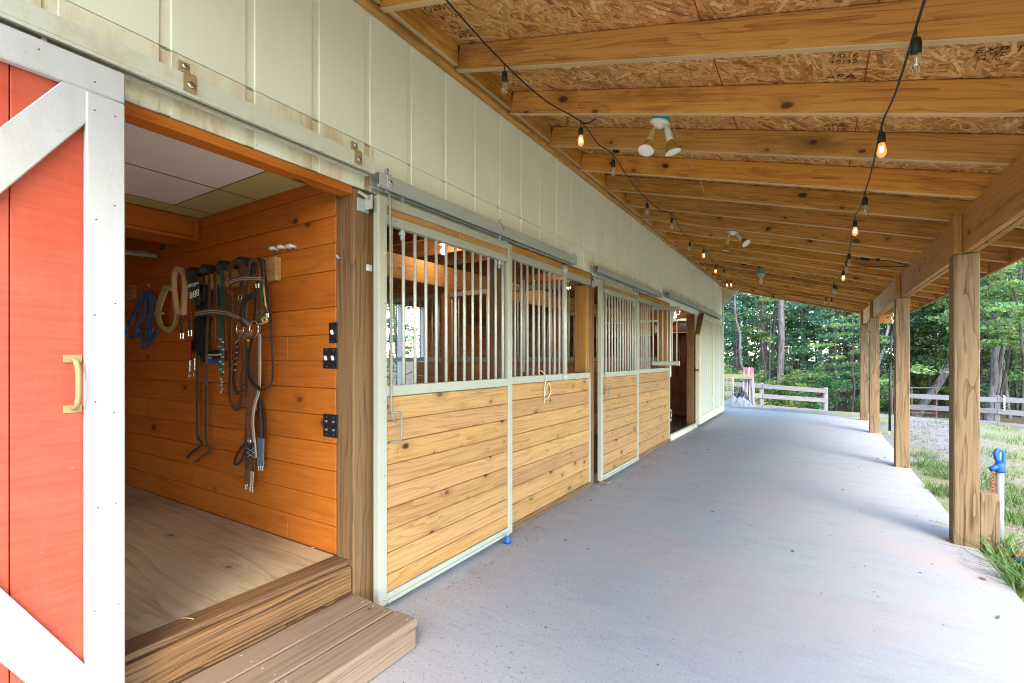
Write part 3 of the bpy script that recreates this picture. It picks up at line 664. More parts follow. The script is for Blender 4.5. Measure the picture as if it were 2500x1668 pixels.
# ================================================================== STALL FRONTS
def rivets(pts, ax, parent, r=.005):
    m = MB()
    for p in pts: m.lathe([(r, 0), (r * .8, r * .45), (r * .3, r * .7)], frame(p, (0, 1, 0), (0, 0, 1)), 6)
    tag(m.build('rivet', M_STEEL, parent, True), kind='stuff')
def stall_door(y0, y1, lab, nbar, tint):
    zb, zt = .03, 2.10; x0, x1 = .028, .07
    d = thing('stall_door', (x0, (y0 + y1) / 2, zb), lab, 'stall door', 'sliding stall doors')
    e = .001
    B('side_channel', (x0, y0, zb), (x1, y0 + .055, zt), M_FRAME, d, .003)
    B('side_channel', (x0, y1 - .052, zb), (x1, y1, zt), M_FRAME, d, .003)
    a, b = y0 + .056, y1 - .053
    B('bottom_channel', (x0, a, zb), (x1 - e, b, zb + .05), M_FRAME, d, .003)
    B('channel_lip', (x1 - .0005, a, zb + .004), (x1 + .008, b, zb + .024), M_FRAME, d, .002)
    B('middle_channel', (x0, a, 1.085), (x1 - e, b, 1.14), M_FRAME, d, .003)
    B('upper_channel', (x0, a, 1.965), (x1 - e, b, 2.013), M_FRAME, d, .003)
    B('top_channel', (x0, a, 2.053), (x1 - e, b, zt), M_FRAME, d, .003)
    B('plank', (x0 + .006, a, 2.014), (x1 - .008, a + (b - a) * .52, 2.052), M_PLANK, d, .002)
    B('plank', (x0 + .006, a + (b - a) * .521, 2.014), (x1 - .008, b, 2.052), M_PLANK, d, .002)
    k = 0; zz = zb + .052; hts = [.10, .128, .128, .128, .128, .128, .128, .128, .14]
    s = (1.083 - zz) / sum(hts)
    for hgt in hts:
        B('plank', (x0 + .006, a, zz + .0016), (x1 - .008 - random.uniform(0, .002), b, zz + hgt * s - .0016), M_PLANK, d, .003); zz += hgt * s
    for k in range(nbar):
        y = a + .045 + (b - a - .09) * k / (nbar - 1)
        tube('bar', [(.049, y, 1.141), (.049, y, 1.964)], .0092, M_BAR, d, 10)
    pts = []
    for k in range(17): pts += [(x1, y0 + .038, zb + .03 + k * .125), (x1, y1 - .012, zb + .03 + k * .125)]
    for k in range(5):
        y = a + .06 + (b - a - .12) * k / 4
        pts += [(x1, y, 1.11), (x1, y, 1.99), (x1, y, 2.078), (x1, y, zb + .036)]
    rivets(pts, None, d)
    # pull handle and long latch rod
    z = .99
    tube('latch_handle', spline([(x1, y0 + .075, z + .015), (x1 + .03, y0 + .08, z + .012), (x1 + .032, y0 + .12, z), (x1 + .032, y0 + .12, z - .12), (x1 + .03, y0 + .08, z - .135), (x1, y0 + .075, z - .138)], 4), .0055, M_GATE, d, 8)
    tube('latch_rod', [(x1 + .012, y0 + .03, zt + .02), (x1 + .014, y0 + .055, zt + .018), (x1 + .014, y0 + .062, zt - .02), (x1 + .014, y0 + .07, 1.02), (x1 + .014, y0 + .085, .97), (x1 + .014, y0 + .095, .95)], .0055, M_GATE, d, 8)
    for y in (y0 + .18, y1 - .14):
        B('hanger_plate', (x0 + .012, y - .008, zt + .001), (x0 + .028, y + .008, 2.16), M_GALV, d, .002)
        m = MB(); m.lathe([(.012, 0), (.012, .012), (.018, .013), (.018, .03), (.010, .031), (.010, .055), (.0, .056)], frame((x0 + .02, y, 1.964), (1, 0, 0), (0, -1, 0)), 6)
        m.build('hanger_bolt', M_GALV, d)
    return d
sd1 = stall_door(1.657, 2.905, 'nearest sliding stall door of pine planks below and grey bars above', 13, 0)
sd2 = stall_door(4.600, 5.84, 'second sliding stall door with pine planks and bars, further down the aisle', 13, 0)
# door stop catches on the posts
for (y, k) in ((1.63, 0), (4.575, 1)):
    c = thing('door_catch', (.03, y, 2.05), ['galvanised catch at the top corner of the nearest stall door', 'galvanised catch at the top corner of the second stall door'][k], 'door catch', 'catches beside the stall doors')
    B('plate', (-.0015, y - .05, 2.01), (.004, y + .02, 2.075), M_GALV, c, .001)
    B('flange', (.005, y - .008, 2.02), (.06, y - .003, 2.09), M_GALV, c, .001)
    m = MB(); m.tube([(.01, y - .05, 2.10), (.05, y - .02, 2.07)], .008, 6); m.build('lever', M_GALV, c)
def stall_front(y0, y1, lab, gate):
    zb, zt = .02, 2.118; x0, x1 = -.008, .028
    d = thing('stall_front', (0, (y0 + y1) / 2, zb), lab, 'stall front', 'fixed stall fronts')
    a, b = y0 + .03, y1 - .05
    B('middle_channel', (x0, a, 1.09), (x1, b, 1.145), M_FRAME, d, .003)
    B('upper_channel', (x0, a, 2.012), (x1, b + .01, 2.068), M_FRAME, d, .003)
    B('side_channel', (x0, b - .024, .06), (x1 + .002, b + .004, 1.088), M_FRAME, d, .002)
    B('header_plank', (x0 - .02, a, 2.07), (x1 - .008, b + .02, 2.122), M_RAFT, d, .003)
    B('top_strip', (x0, a, 2.1235), (x1 - .014, b + .08, 2.136), M_BPOST, d, .002)
    B('bottom_plank', (x0 - .01, a, .0), (x1 - .006, b + .06, .058), M_BPOST, d, .004)
    hts = [.14, .128, .128, .128, .128, .128, .128, .12]; zz = .06; s = (1.088 - zz) / sum(hts)
    for hgt in hts:
        B('plank', (x0 + .003, a, zz + .0016), (x1 - .006 - random.uniform(0, .002), b - .026, zz + hgt * s - .0016), M_PLANK, d, .003)
        B('plank', (x0 - .02, b + .006, zz + .004), (x1 - .02 - random.uniform(0, .008), b + .05, zz + hgt * s - .004), M_BPOST, d, .004)
        zz += hgt * s
    B('jamb', (-.12, a - .10, .0), (-.012, a - .03, 2.11), M_BPOST, d, .004)
    B('jamb', (-.13, b - .03, 1.147), (-.009, b + .05, 2.01), M_BEAM, d, .004)
    pts = [(x1, y, z) for z in (1.118, 2.04) for y in (a + .1, a + .4, a + .8, b - .15)] + [(x1 + .002, b - .01, .12 + k * .115) for k in range(9)]
    rivets(pts, None, d)
    return d
sf1 = stall_front(2.93, 4.47, 'fixed stall front with an open feed gap, between the two sliding stall doors', 0)
a = 2.96
for k in range(9): tube('bar', [(.012, a + .07 + k * .092, 1.146), (.012, a + .07 + k * .092, 2.011)], .009, M_BAR, sf1, 10)
ho = tube('hinge_pipe', [(.034, 3.83, 1.10), (.034, 3.83, 2.11)], .022, M_BAR, sf1, 12)
for z in (1.12, 2.07): tube('hinge_collar', [(.034, 3.83, z - .03), (.034, 3.83, z + .03)], .028, M_GALV, ho, 12)
for k in range(4): tube('gate_bar', [(-.05 - k * .09, 3.80 - k * .03, 1.16), (-.05 - k * .09, 3.80 - k * .03, 1.99)], .011, M_BAR, sf1, 8)
sf2 = stall_front(5.86, 7.53, 'fixed stall front with a barred feed gate swung outward, before the third doorway', 1)
a = 5.89
for k in range(7): tube('bar', [(.012, a + .07 + k * .088, 1.146), (.012, a + .07 + k * .088, 2.011)], .009, M_BAR, sf2, 8)
gd = Vector((.26, .30, 0)).normalized(); g0 = Vector((.03, 6.50, 0))
for (z0, z1) in ((1.19, 1.245), (1.945, 2.0)):
    BM('gate_rail', .42, z1 - z0, .035, g0 + gd * .21 + Vector((0, 0, (z0 + z1) / 2)), gd, (0, 0, 1), M_GATE, sf2, .003)
    BM('gate_rail_end', .02, z1 - z0 + .012, .042, g0 + gd * .432 + Vector((0, 0, (z0 + z1) / 2)), gd, (0, 0, 1), M_FRAME, sf2, .003)
for k in range(6):
    p = g0 + gd * (.03 + k * .075); tube('gate_bar', [p + Vector((0, 0, 1.246)), p + Vector((0, 0, 1.944))], .009, M_BAR, sf2, 8)
# rope loop on the first stall front
pp = [onX(x, y, .036) for x, y in ((1320, 905), (1333, 918), (1330, 945), (1329, 972), (1333, 950), (1340, 935), (1345, 955), (1337, 972), (1330, 975), (1328, 985))]
tag(tube('rope_loop', spline(pp, 4), .0045, M_COTTON), 'pale cotton rope loop hanging on the first fixed stall front', 'rope')
# blue floor roller and wooden block
g = thing('door_roller', (.085, 2.80, 0), 'small blue roller guide on the floor at the first stall door', 'door guide')
m = MB(); m.box((.08, 2.755, 0), (.13, 2.805, .005)); m.build('base_plate', M_BLUEW, g)
m = MB(); m.lathe([(.010, .005), (.019, .009), (.020, .022), (.014, .033), (.018, .044), (.015, .05), (.0, .052)], Matrix.Translation((.108, 2.78, 0)), 14); m.build('wheel', M_BLUEW, g, True)
m = MB(); m.lathe([(.006, .052), (.006, .062), (.0, .063)], Matrix.Translation((.108, 2.78, 0)), 8); m.build('bolt', M_GALV, g, True)
b_ = B('wood_block', (.04, 4.605, .001), (.135, 4.70, .03), M_STEP, None, .004); tag(b_, 'small brown wood block on the floor under the second stall door', 'block')
# chain and pulley hardware by the third doorway
for k, (x, y) in enumerate(((1638, 1003), (1639, 1014), (1638, 1025))):
    p = onX(x, y, .02); m = MB()
    q = [(p.x, p.y + .02 * math.cos(t), p.z + (.028 if k else .022) * math.sin(t)) for t in [2 * math.pi * i / 10 for i in range(11)]]
    m.tube(q, .006, 6); tag(m.build('chain_link', M_STEEL, None, True), ['separate upper ring hanging beside the third doorway', 'upper link of the pair hanging low beside the third doorway', 'lowest link hanging beside the third doorway'][k], 'chain link', 'chain links by the third doorway')

# ================================================================== THIRD ROOM (feed room)
fr = thing('feed_room_wall', (-1.4, 11.05, 0), 'dark red brown panelled wall inside the third doorway', 'panelled wall')
for (x0, x1) in ((-3.3, -2.42), (-2.41, -1.66), (-1.65, -.95), (-.94, -.33), (-.32, -.03)):
    B('panel', (x0, 11.0, .06), (x1, 11.03, 1.82), M_CAB, fr, .004)
B('batten', (-.66, 10.975, .06), (-.61, 10.998, 1.8), M_CAB, fr, .003); B('batten', (-.37, 10.975, .06), (-.31, 10.998, 2.1), M_CAB, fr, .003)
B('base_rail', (-3.3, 10.97, .02), (-.03, 10.998, .14), M_CAB, fr, .004)
B('upper_board', (-3.3, 11.0, 1.83), (-.03, 11.03, 2.5), M_DARKW, fr, .004)
sh = B('shelf', (-2.6, 10.72, 1.845), (-.2, 10.998, 1.87), M_RAFT, None, .003); tag(sh, 'wooden shelf high on the dark wall inside the third doorway', 'shelf')
cr = thing('sliding_rail', (-.8, 10.7, 2.12), 'pale rail across the top of the third doorway room', 'rail')
B('bar', (-2.4, 10.68, 2.10), (-.2, 10.715, 2.15), M_LAMPW, cr, .003)
rb = thing('radio_box', (-.67, 10.85, 1.87), 'black box with a red lettered plate on the feed room shelf', 'box')
B('case', (-1.0, 10.76, 1.871), (-.42, 10.95, 2.07), M_BLACK, rb, .008)
B('red_plate', (-.76, 10.752, 1.905), (-.54, 10.759, 2.0), M_REDLED, rb, .002)
m = MB()
for k in range(5): m.box((-.745 + k * .042, 10.746, 1.925), (-.722 + k * .042, 10.751, 1.98))
m.build('lettering', M_INK, rb)
bt = thing('spray_bottle', (-1.12, 10.85, 1.87), 'small pale bottle beside the black box on the feed room shelf', 'bottle')
m = MB(); m.lathe([(.03, 0), (.032, .01), (.032, .11), (.014, .14), (.014, .17), (.0, .171)], Matrix.Translation((-1.12, 10.85, 1.871)), 10); m.build('body', M_LAMPW, bt, True)
m = MB(); m.lathe([(.016, .171), (.016, .20), (.0, .201)], Matrix.Translation((-1.12, 10.85, 1.871)), 8); m.build('cap', M_BLUEW, bt, True)
cc = [(-.55 + .1 * math.cos(t * 1.3), 10.3 - t * .01, 2.36 - .02 * t + .09 * math.sin(t * 1.3)) for t in [i * .35 for i in range(22)]]
tag(tube('cable_coil', cc, .007, M_LAMPW), 'pale cable coil hanging by the feed room lamp', 'cable')
def ceiling_bulb(loc, mat, r, lab, grp):
    t = thing('ceiling_bulb', loc, lab, 'light bulb', grp)
    x, y, z = loc
    m = MB(); m.lathe([(.05, 0), (.05, .02), (.03, .05), (.0, .051)], Matrix.Translation((x, y, z + r * 2)), 12); m.build('socket', M_LAMPW, t, True)
    m = MB(); m.lathe([(.0, -r)] + [(r * math.cos(a), r * math.sin(a)) for a in [(-1.2 + .3 * i) for i in range(8)]] + [(r * .5, r * 1.4), (r * .5, 2 * r)], Matrix.Translation((x, y, z)), 12); m.build('glass', mat, t, True)
    return t
for px, py, d, mt, r, lab in ((1084, 614, 5.3, M_STALLB, .037, 'bright bulb glowing behind the bars of the nearest stall door'), (1088, 724, 9.2, M_STALLB, .045, 'smaller bulb glowing lower and further back through the nearest stall door bars'),
                              (1388, 700, 7.1, M_STALLB, .035, 'glowing bulb seen through the open feed gap of the first fixed front'), (1646, 771, 9.9, M_COOLB, .045, 'cool white bulb glowing at the top of the third doorway')):
    ceiling_bulb(atD(px, py, d), mt, r, lab, 'bare bulbs lit inside the barn')

# ================================================================== FAR SAGE SLIDING DOOR
fd = thing('far_sliding_door', (.06, 10.9, .06), 'sage green sliding door with clipped upper corners at the far end', 'barn door')
ya, yb, zb, zt = 9.43, 12.28, .05, 2.155; x0, x1 = .045, .075; cl = .42
def ztop(y): return min(zt - .004, zt - cl + (y - ya) * 1.0 if y < ya + cl else 9, zt - cl + (yb - y) * 1.0 if y > yb - cl else 9)
nb = 14
for k in range(nb):
    a = ya + .004 + (yb - ya - .008) * k / nb; b = ya + .004 + (yb - ya - .008) * (k + 1) / nb - .032
    V = [(x0, a, zb), (x0, b, zb), (x0, b, ztop(b)), (x0, a, ztop(a)), (x1, a, zb), (x1, b, zb), (x1, b, ztop(b)), (x1, a, ztop(a))]
    mesh_obj('door_board', V, [[0, 3, 2, 1], [4, 5, 6, 7], [0, 1, 5, 4], [1, 2, 6, 5], [2, 3, 7, 6], [3, 0, 4, 7]], M_FARDOOR, fd)
B('door_backing', (x0 - .012, ya + .01, zb), (x0 - .001, yb - .01, zt - cl), M_FARDOOR, fd, 0)
B('trim_board', (x1 + .001, ya, zb + .16), (x1 + .022, ya + .09, zt - cl), M_CREAM, fd, .003); B('trim_board', (x1 + .001, yb - .09, zb + .16), (x1 + .022, yb, zt - cl), M_CREAM, fd, .003)
B('trim_board', (x1 + .001, ya + cl, zt - .11), (x1 + .022, yb - cl, zt), M_CREAM, fd, .003); B('trim_board', (x1 + .001, ya, zb), (x1 + .0225, yb, zb + .158), M_CREAM, fd, .003)
B('trim_board', (x1 + .001, (ya + yb) / 2 - .05, zb + .16), (x1 + .02, (ya + yb) / 2 + .05, zt - .112), M_CREAM, fd, .003)
for (sy, s) in ((ya, 1), (yb, -1)):
    BM('corner_board', cl * 1.41, .10, .022, (x1 + .012, sy + s * (cl / 2 + .03), zt - cl / 2 - .03), (0, s, 1), (0, -1, s), M_CREAM, fd, .003)
BM('edge_board', cl * 1.41, .075, .02, (.055, ya + cl / 2 - .012, zt - cl / 2 + .012), (0, 1, 1), (1, 0, 0), M_BPOST, fd, .003)
B('edge_board', (.02, ya - .022, zb), (.095, ya - .002, zt - cl), M_CREAM, fd, .003)
B('latch', (.03, ya - .06, 1.05), (.09, ya - .023, 1.09), M_RUSTY, fd, .003)
for y in (9.9, 11.8): B('hanger', (.055, y - .02, zt + .001), (.065, y + .02, 2.22), M_GALV, fd, .002)

# ================================================================== PORCH ROOF
pr = thing('porch_roof', (1.7, 6, 2.6), 'open lean-to roof of pine rafters and strand board over the walkway', 'porch roof')
an = math.atan(SL); ex = Vector((math.cos(an), 0, -math.sin(an))); nz = Vector((math.sin(an), 0, math.cos(an)))
RD = .150; XE = 3.36
Y0 = 2.281 - .607 * 8; NR = 27
EXT = (0.05, XE)
for k in range(NR):
    y = Y0 + k * .607
    if y < -.75: continue
    L = (EXT[1] - EXT[0]) / math.cos(an); xm = (EXT[0] + EXT[1]) / 2 - (RD / 2) * math.sin(an) * -1
    p = Vector(((EXT[0] + EXT[1]) / 2, y + .019, roofz((EXT[0] + EXT[1]) / 2))) + nz * (RD / 2)
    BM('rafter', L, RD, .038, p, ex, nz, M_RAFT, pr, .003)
YR0 = -.75; YR1 = Y0 + (NR - 1) * .607 + .06
B('ledger_board', (.002, YR0, 3.052), (.042, YR1, 3.215), M_RAFT, pr, .003)
B('ledger_strip', (.002, YR0, 3.025), (.055, YR1, 3.050), M_RAFT, pr, .003)
# blocking between rafters at the ledger
for k in range(NR - 1):
    y = Y0 + k * .607
    if y < -.75: continue
    B('blocking', (.043, y + .040, 3.06), (.075, y + .605, 3.20), M_RAFT, pr, .003)
# strand board sheets
Ls = (XE + .05) / math.cos(an)
zt0 = RD + .002
yy = YR0; ns = 0
M_OSB = plain('strand_board', (.40, .2, .06), .7, var=.4, sc=30)
while yy < YR1:
    y2 = min(yy + 1.214, YR1)
    p = Vector(((XE - .0) / 2, (yy + y2) / 2, roofz(XE / 2))) + nz * (zt0 + .009)
    BM('roof_sheet', Ls, y2 - yy - .003, .012, p, ex, (0, 1, 0), M_OSB, pr, .001); yy = y2
# the strands pressed into the underside of the sheets
rs = np.random.RandomState(4); N = 24000
cx = rs.uniform(.05, XE / math.cos(an), N); cy = 1.0 + (rs.rand(N) ** 1.35) * 5.2
ang = rs.normal(1.05, .55, N) - (rs.rand(N) < .25) * 1.1; L = rs.uniform(.05, .17, N) * .5; W = rs.uniform(.006, .026, N) * .5
dep = zt0 + .0026 - rs.rand(N) * .0022
org = Vector((0, 0, roofz(0)))
V = np.zeros((N, 4, 3)); E_ = np.array(ex); Nn = np.array(nz); O_ = np.array(org)
for i, (a, b) in enumerate(((-1, -.8), (1, -1), (.85, 1), (-.9, .7))):
    lx = cx + (a * L * np.cos(ang) - b * W * np.sin(ang)); ly = cy + (a * L * np.sin(ang) + b * W * np.cos(ang))
    V[:, i, :] = O_ + lx[:, None] * E_ + np.stack([0 * ly, ly, 0 * ly], 1) + dep[:, None] * Nn
def quads(name, V, mat, parent=None):
    n = len(V); me = D.meshes.new(name)
    me.vertices.add(n * 4); me.vertices.foreach_set('co', V.reshape(-1).astype(np.float32))
    me.loops.add(n * 4); me.loops.foreach_set('vertex_index', np.arange(n * 4, dtype=np.int32))
    me.polygons.add(n); me.polygons.foreach_set('loop_start', np.arange(0, n * 4, 4, dtype=np.int32))
    try: me.polygons.foreach_set('loop_total', np.full(n, 4, dtype=np.int32))
    except Exception: pass
    me.materials.append(mat); me.update(calc_edges=True); me.validate()
    return me
tag(link(D.objects.new('wood_strand', quads('wood_strand', V, M_STRAND)), Matrix.Identity(4), pr), kind='stuff')
def on_sheet(px, py, lift=.0006):
    r = ray(px, py); d = (zt0 - .0015 - lift) / math.cos(an)
    return Vector(CAM) + r * ((3.055 - SL * CAM[0] - CAM[2] + d) / (r.z + SL * r.x))
# ink stamps and red chalk lines on the strand board
def stamp(txt, px, py, size, mat=M_INK, yaw=0):
    cu = D.curves.new('stamp', 'FONT'); cu.body = txt; cu.size = size; cu.extrude = .0002; cu.align_x = 'CENTER'; cu.align_y = 'CENTER'
    cu.materials.append(mat)
    tx = ex * math.cos(yaw) + Vector((0, 1, 0)) * math.sin(yaw); ty = Vector((0, -1, 0)) * math.cos(yaw) + ex * math.sin(yaw)
    return letters('stamp_lettering', cu, frame(on_sheet(px, py), tx, ty), pr)
stamp('O2S01', 1066, 20, .062); stamp('1/2" CAT', 1102, 40, .04); stamp('R', 1082, 45, .05); stamp('PRP-108 HUD-UM-40\nSHEATHING SPAN 24/16', 1131, 79, .014)
stamp('APA', 1138, 88, .062); stamp('RATED SHEATHING\nEXPOSURE 1\nSIZED FOR SPACING', 1150, 103, .016)
p = on_sheet(1110, 62)
m = MB()
for rr in (.035, .026): m.tube([p + ex * (rr * math.cos(t)) + Vector((0, rr * math.sin(t), 0)) for t in [i * .3142 for i in range(21)]], .0012, 4)
m.build('stamp_ring', M_INK, pr)
stamp('24/16\n15/32', 2060, 145, .05); stamp('APA', 2052, 188, .07); stamp('EXP 1', 2440, 122, .06); stamp('RATED\n24/16', 2415, 140, .035); stamp('SPACED 1/8 IN\nTHIS SIDE DOWN', 2372, 198, .03); stamp('APA\n24/16', 2035, 312, .06); stamp('RATED', 1275, 182, .05)
for k, (X) in enumerate((1.43, 2.07)):
    a = org + ex * (X / math.cos(an)) + nz * (zt0 - .001)
    m = MB(); m.tube([a + Vector((0, 1.0, 0)), a + Vector((0, 6, 0))], .0026, 4); m.build('chalk_line', M_CHALK, pr)
# fascia and the outer beam
B('fascia_board', (XE + .002, YR0, roofz(XE) - .015), (XE + .028, YR1, roofz(XE) + .17), M_BEAM, pr, .003)
BM('barge_rafter', (XE - .05) / math.cos(an), .15, .038, Vector(((.05 + XE) / 2, YR1 + .022, roofz((.05 + XE) / 2))) + nz * .075, ex, nz, M_BEAM, pr, .003)
for (a, b) in ((-.75, 1.6), (1.603, 4.47), (4.473, 7.27), (7.273, 10.36), (10.363, YR1 - .02)):
    B('beam_plank', (2.762, a, 2.002), (2.800, b, roofz(2.80) - .002), M_BEAM, pr, .003)
    B('beam_plank', (2.804, a, 2.000), (2.842, b, roofz(2.842) - .002), M_BEAM, pr, .003)
# posts
def porch_post(y, lab, w=.135):
    x0 = 2.715; x1 = 2.85; t = thing('porch_post', (2.78, y + w / 2, 0), lab, 'post', 'porch roof posts along the slab edge')
    b = B('post_body', (x0, y, -.2), (x1, y + w, 1.998), M_POST, t, .006)
    B('post_tongue', (x0, y, 1.999), (2.7605, y + w, roofz(x1) + .0), M_BEAM, t, .004)
    return t
porch_post(4.41, 'nearest square timber post beside the blue hydrant')
porch_post(7.20, 'second timber post, wood face in front of the rusty gate')
porch_post(10.30, 'third timber post from the hydrant, small box hanging beside it')
porch_post(12.30, 'farthest timber post at the far corner of the slab')
st = B('stub_board', (2.852, 4.43, -.2), (2.952, 4.55, .37), M_POST, None, .006); tag(st, 'short split timber stub beside the nearest porch post', 'post stub')
# hook on the near post
tag(tube('post_hook', spline([(2.713, 4.50, 1.335), (2.703, 4.49, 1.33), (2.700, 4.49, 1.30), (2.696, 4.49, 1.272), (2.705, 4.495, 1.268)], 4), .0025, M_GATE), 'small metal hook on the side of the nearest porch post', 'hook')

# ================================================================== STRING LIGHTS
def dirdown(): return Vector((0, 0, -1))
def bulb(parent, joint, lit, drop=.085):
    """joint: where the drop leaves the cord"""
    x, y, z = joint
    b = MB(); b.tube([joint, (x + .001, y, z - drop + .045)], .003, 5)
    b.lathe([(.006, -drop + .05), (.014, -drop + .044), (.016, -drop + .03), (.0165, -drop - .004), (.0, -drop - .005)][::-1], Matrix.Translation((x, y, z)), 10)
    s_ = b.build('socket', M_CORD, parent, True)
    prof = [(.0, -.072), (.008, -.0705), (.0165, -.062), (.0205, -.05), (.0205, -.042), (.018, -.028), (.0145, -.012), (.0125, 0.0)]
    g_ = MB(); g_.lathe(prof, Matrix.Translation((x, y, z - drop - .003)), 14)
    g_.build('bulb', M_LIT if lit else M_CLEAR, s_, True)
    f = MB(); f.tube([(x - .005, y, z - drop - .02), (x - .005, y, z - drop - .05), (x + .005, y, z - drop - .05), (x + .005, y, z - drop - .02)], .0042 if lit else .0012, 6)
    f.build('filament', M_FIL if lit else M_LAMPW, s_)
sl = thing('string_light', (.5, 5, 2.88), 'black string light cord of bulbs hanging nearest the sage barn wall', 'string light', 'string lights under the porch roof')
JL = [((1232, 157), 0), ((1418, 297), 1), ((1496.6, 378), 0), ((1580, 486), 0), ((1640, 523), 0), ((1684, 584), 0), ((1718, 602), 1), ((1747, 644), 1), ((1768, 652), 0), ((1775, 681), 1), ((1785, 680), 1)]
pts = [onRoof(1060, -40, .02), onRoof(1089, 0, .03)]; prev = None
for (px, py), lit in JL:
    p = onRoof(px, py, .025)
    if prev is not None and (p - prev).length < 3.5:
        md = (p + prev) / 2; md.z -= .035; pts.append(md)
    pts.append(p); bulb(sl, p, lit, .09); prev = p
for px, py in ((1800, 684), (1835, 700)): pts.append(onRoof(px, py, .03))
p = onRoof(1888, 717, .02); pts.append(p); bulb(sl, p, 0, .09)
pts += [onRoof(1950, 722, .03), onRoof(2010, 722, .02)]
tube('cord', spline(pts, 3), .0045, M_CORD, sl, 6)
tube('loose_tail', spline([onRoof(1418, 297, .025), onRoof(1428, 301, .04), onRoof(1440, 299, .035), onRoof(1454, 290, .012)], 4), .0045, M_CORD, sl, 6)
c_ = onRoof(1466, 287, .006); BM('blue_tape', .06, .02, .004, c_, ex, (0, 1, 0), M_GREYB, sl, .001)
c_ = onRoof(1504, 370, .012); BM('end_plug', .05, .022, .018, c_, ex, (0, 1, 0), M_CORD, sl, .003)
sr = thing('string_light', (2.2, 5, 2.42), 'black string light cord of bulbs hanging nearest the outer beam', 'string light', 'string lights under the porch roof')
JR = [((2236.5, 67), 0), ((2152.6, 306), 1), ((2112, 469), 0), ((2087.7, 528), 1), ((2073, 612), 0), ((2068, 630), 0), ((2059, 655), 1), ((2042, 693), 0), ((2036, 690), 0), ((2030, 725), 0), ((2016, 722), 0)]
pts = [onRoof(2285, -60, .02), onRoof(2258, 0, .025)]; prev = None
for (px, py), lit in JR:
    p = onRoof(px, py, .02)
    if prev is not None: md = (p + prev) / 2; md.z -= .03; pts.append(md)
    pts.append(p); bulb(sr, p, lit, .085); prev = p
tube('cord', spline(pts, 3), .0045, M_CORD, sr, 6)
ec = thing('extension_cord', onRoof(2120, 640, .02), 'black extension cord with inline plugs stapled under the outer rafters', 'cord')
tube('cord', spline([onRoof(x, y, .012) for x, y in ((2060, 627), (2080, 630), (2098, 632), (2143, 635), (2167, 637), (2200, 644), (2229, 651), (2200, 651), (2120, 652), (2054, 652))], 5), .0045, M_CORD, ec, 6)
for a, b, r in (((2100, 631), (2124, 635), .02), ((2139, 634), (2147, 636), .018)):
    m = MB(); pa, pb = onRoof(*a, .014), onRoof(*b, .014); m.tube([pa, pa.lerp(pb, .3), pa.lerp(pb, .8), pb], [r * .5, r, r, r * .6], 8); m.build('plug', M_CORD, ec, True)

# ================================================================== FLOODLIGHTS
def flood(px, py, heads, lab):
    base = onRoof(px, py, .0); t = thing('twin_floodlight', base, lab, 'floodlight', 'twin floodlights under the porch roof')
    M0 = frame(base, ex, (0, 1, 0))
    m = MB(); m.lathe([(.055, .0), (.056, .05)], M0, 12); m.build('junction_box', M_TEAL, t)
    m = MB(); m.lathe([(.0, -.038), (.028, -.037), (.034, -.022), (.056, -.016), (.06, -.004), (.058, -.0005)], M0, 18); m.build('canopy', M_LAMPW, t, True)
    for k, (dv, sc, ym) in enumerate(heads):
        dv = Vector(dv).normalized(); st_ = base + Vector((  .04 * (1 if dv.x > 0 else -1), 0, -.03)); q = dv.to_track_quat('Z', 'Y').to_matrix().to_4x4() @ Matrix.Scale(.84, 4)
        q.translation = st_
        m = MB(); m.lathe([(.009, 0), (.009, .03)], q, 8); nk = m.build('swivel', M_LAMPW, t, True)
        m = MB(); m.lathe([(.02, .024), (.024, .03), (.027, .12), (.028, .125)], q, 14); m.build('lamp_holder', M_LAMPY if ym else M_LAMPW, nk, True)
        m = MB(); m.lathe([(.02, .12), (.028, .135), (.05, .185), (.06, .205), (.062, .215)], q, 18); lm = m.build('lamp', M_AMBER, t, True)
        m = MB(); m.lathe([(.0, .222), (.04, .221), (.056, .216), (.0585, .2155)][::-1], q, 18); m.build('lens', M_LENS, lm, True)
    return t
flood(1611, 297, (((-.12, -.34, -.75), 1, 1), ((.17, .04, -.8), 1, 0)), 'nearest twin floodlight with two amber reflector lamps under the rafters')
flood(1789, 566, (((-.2, .1, -.8), 1, 1), ((.5, -.25, -.62), 1, 0)), 'second twin floodlight further along the rafters, lamps spread apart')
b0 = onRoof(1858, 668, .055); cg = thing('caged_light', b0, 'single caged lamp on a teal box under the far rafters', 'caged light')
M0 = Matrix.Translation(b0)
m = MB(); m.lathe([(.055, .0), (.06, .05)], M0, 12); m.build('junction_box', M_TEAL, cg)
m = MB(); m.lathe([(.03, -.07), (.045, -.05), (.062, -.012), (.062, -.001)], M0, 14); m.build('lamp_holder', M_LAMPY, cg, True)
m = MB(); m.lathe([(.0, -.17), (.022, -.16), (.03, -.13), (.018, -.09), (.015, -.071)], M0, 12); m.build('bulb', M_LENS, cg, True)
m = MB()
for k in range(6):
    a = k * 1.047; m.tube([b0 + Vector((r * math.cos(a), r * math.sin(a), z)) for r, z in ((.046, -.05), (.06, -.1), (.058, -.15), (.03, -.195), (0, -.205))], .003, 5)
for z, r in ((-.1, .06), (-.15, .058)): m.tube([b0 + Vector((r * math.cos(t), r * math.sin(t), z)) for t in [i * .524 for i in range(13)]], .0025, 5)
m.build('wire_cage', M_BRASS, cg)
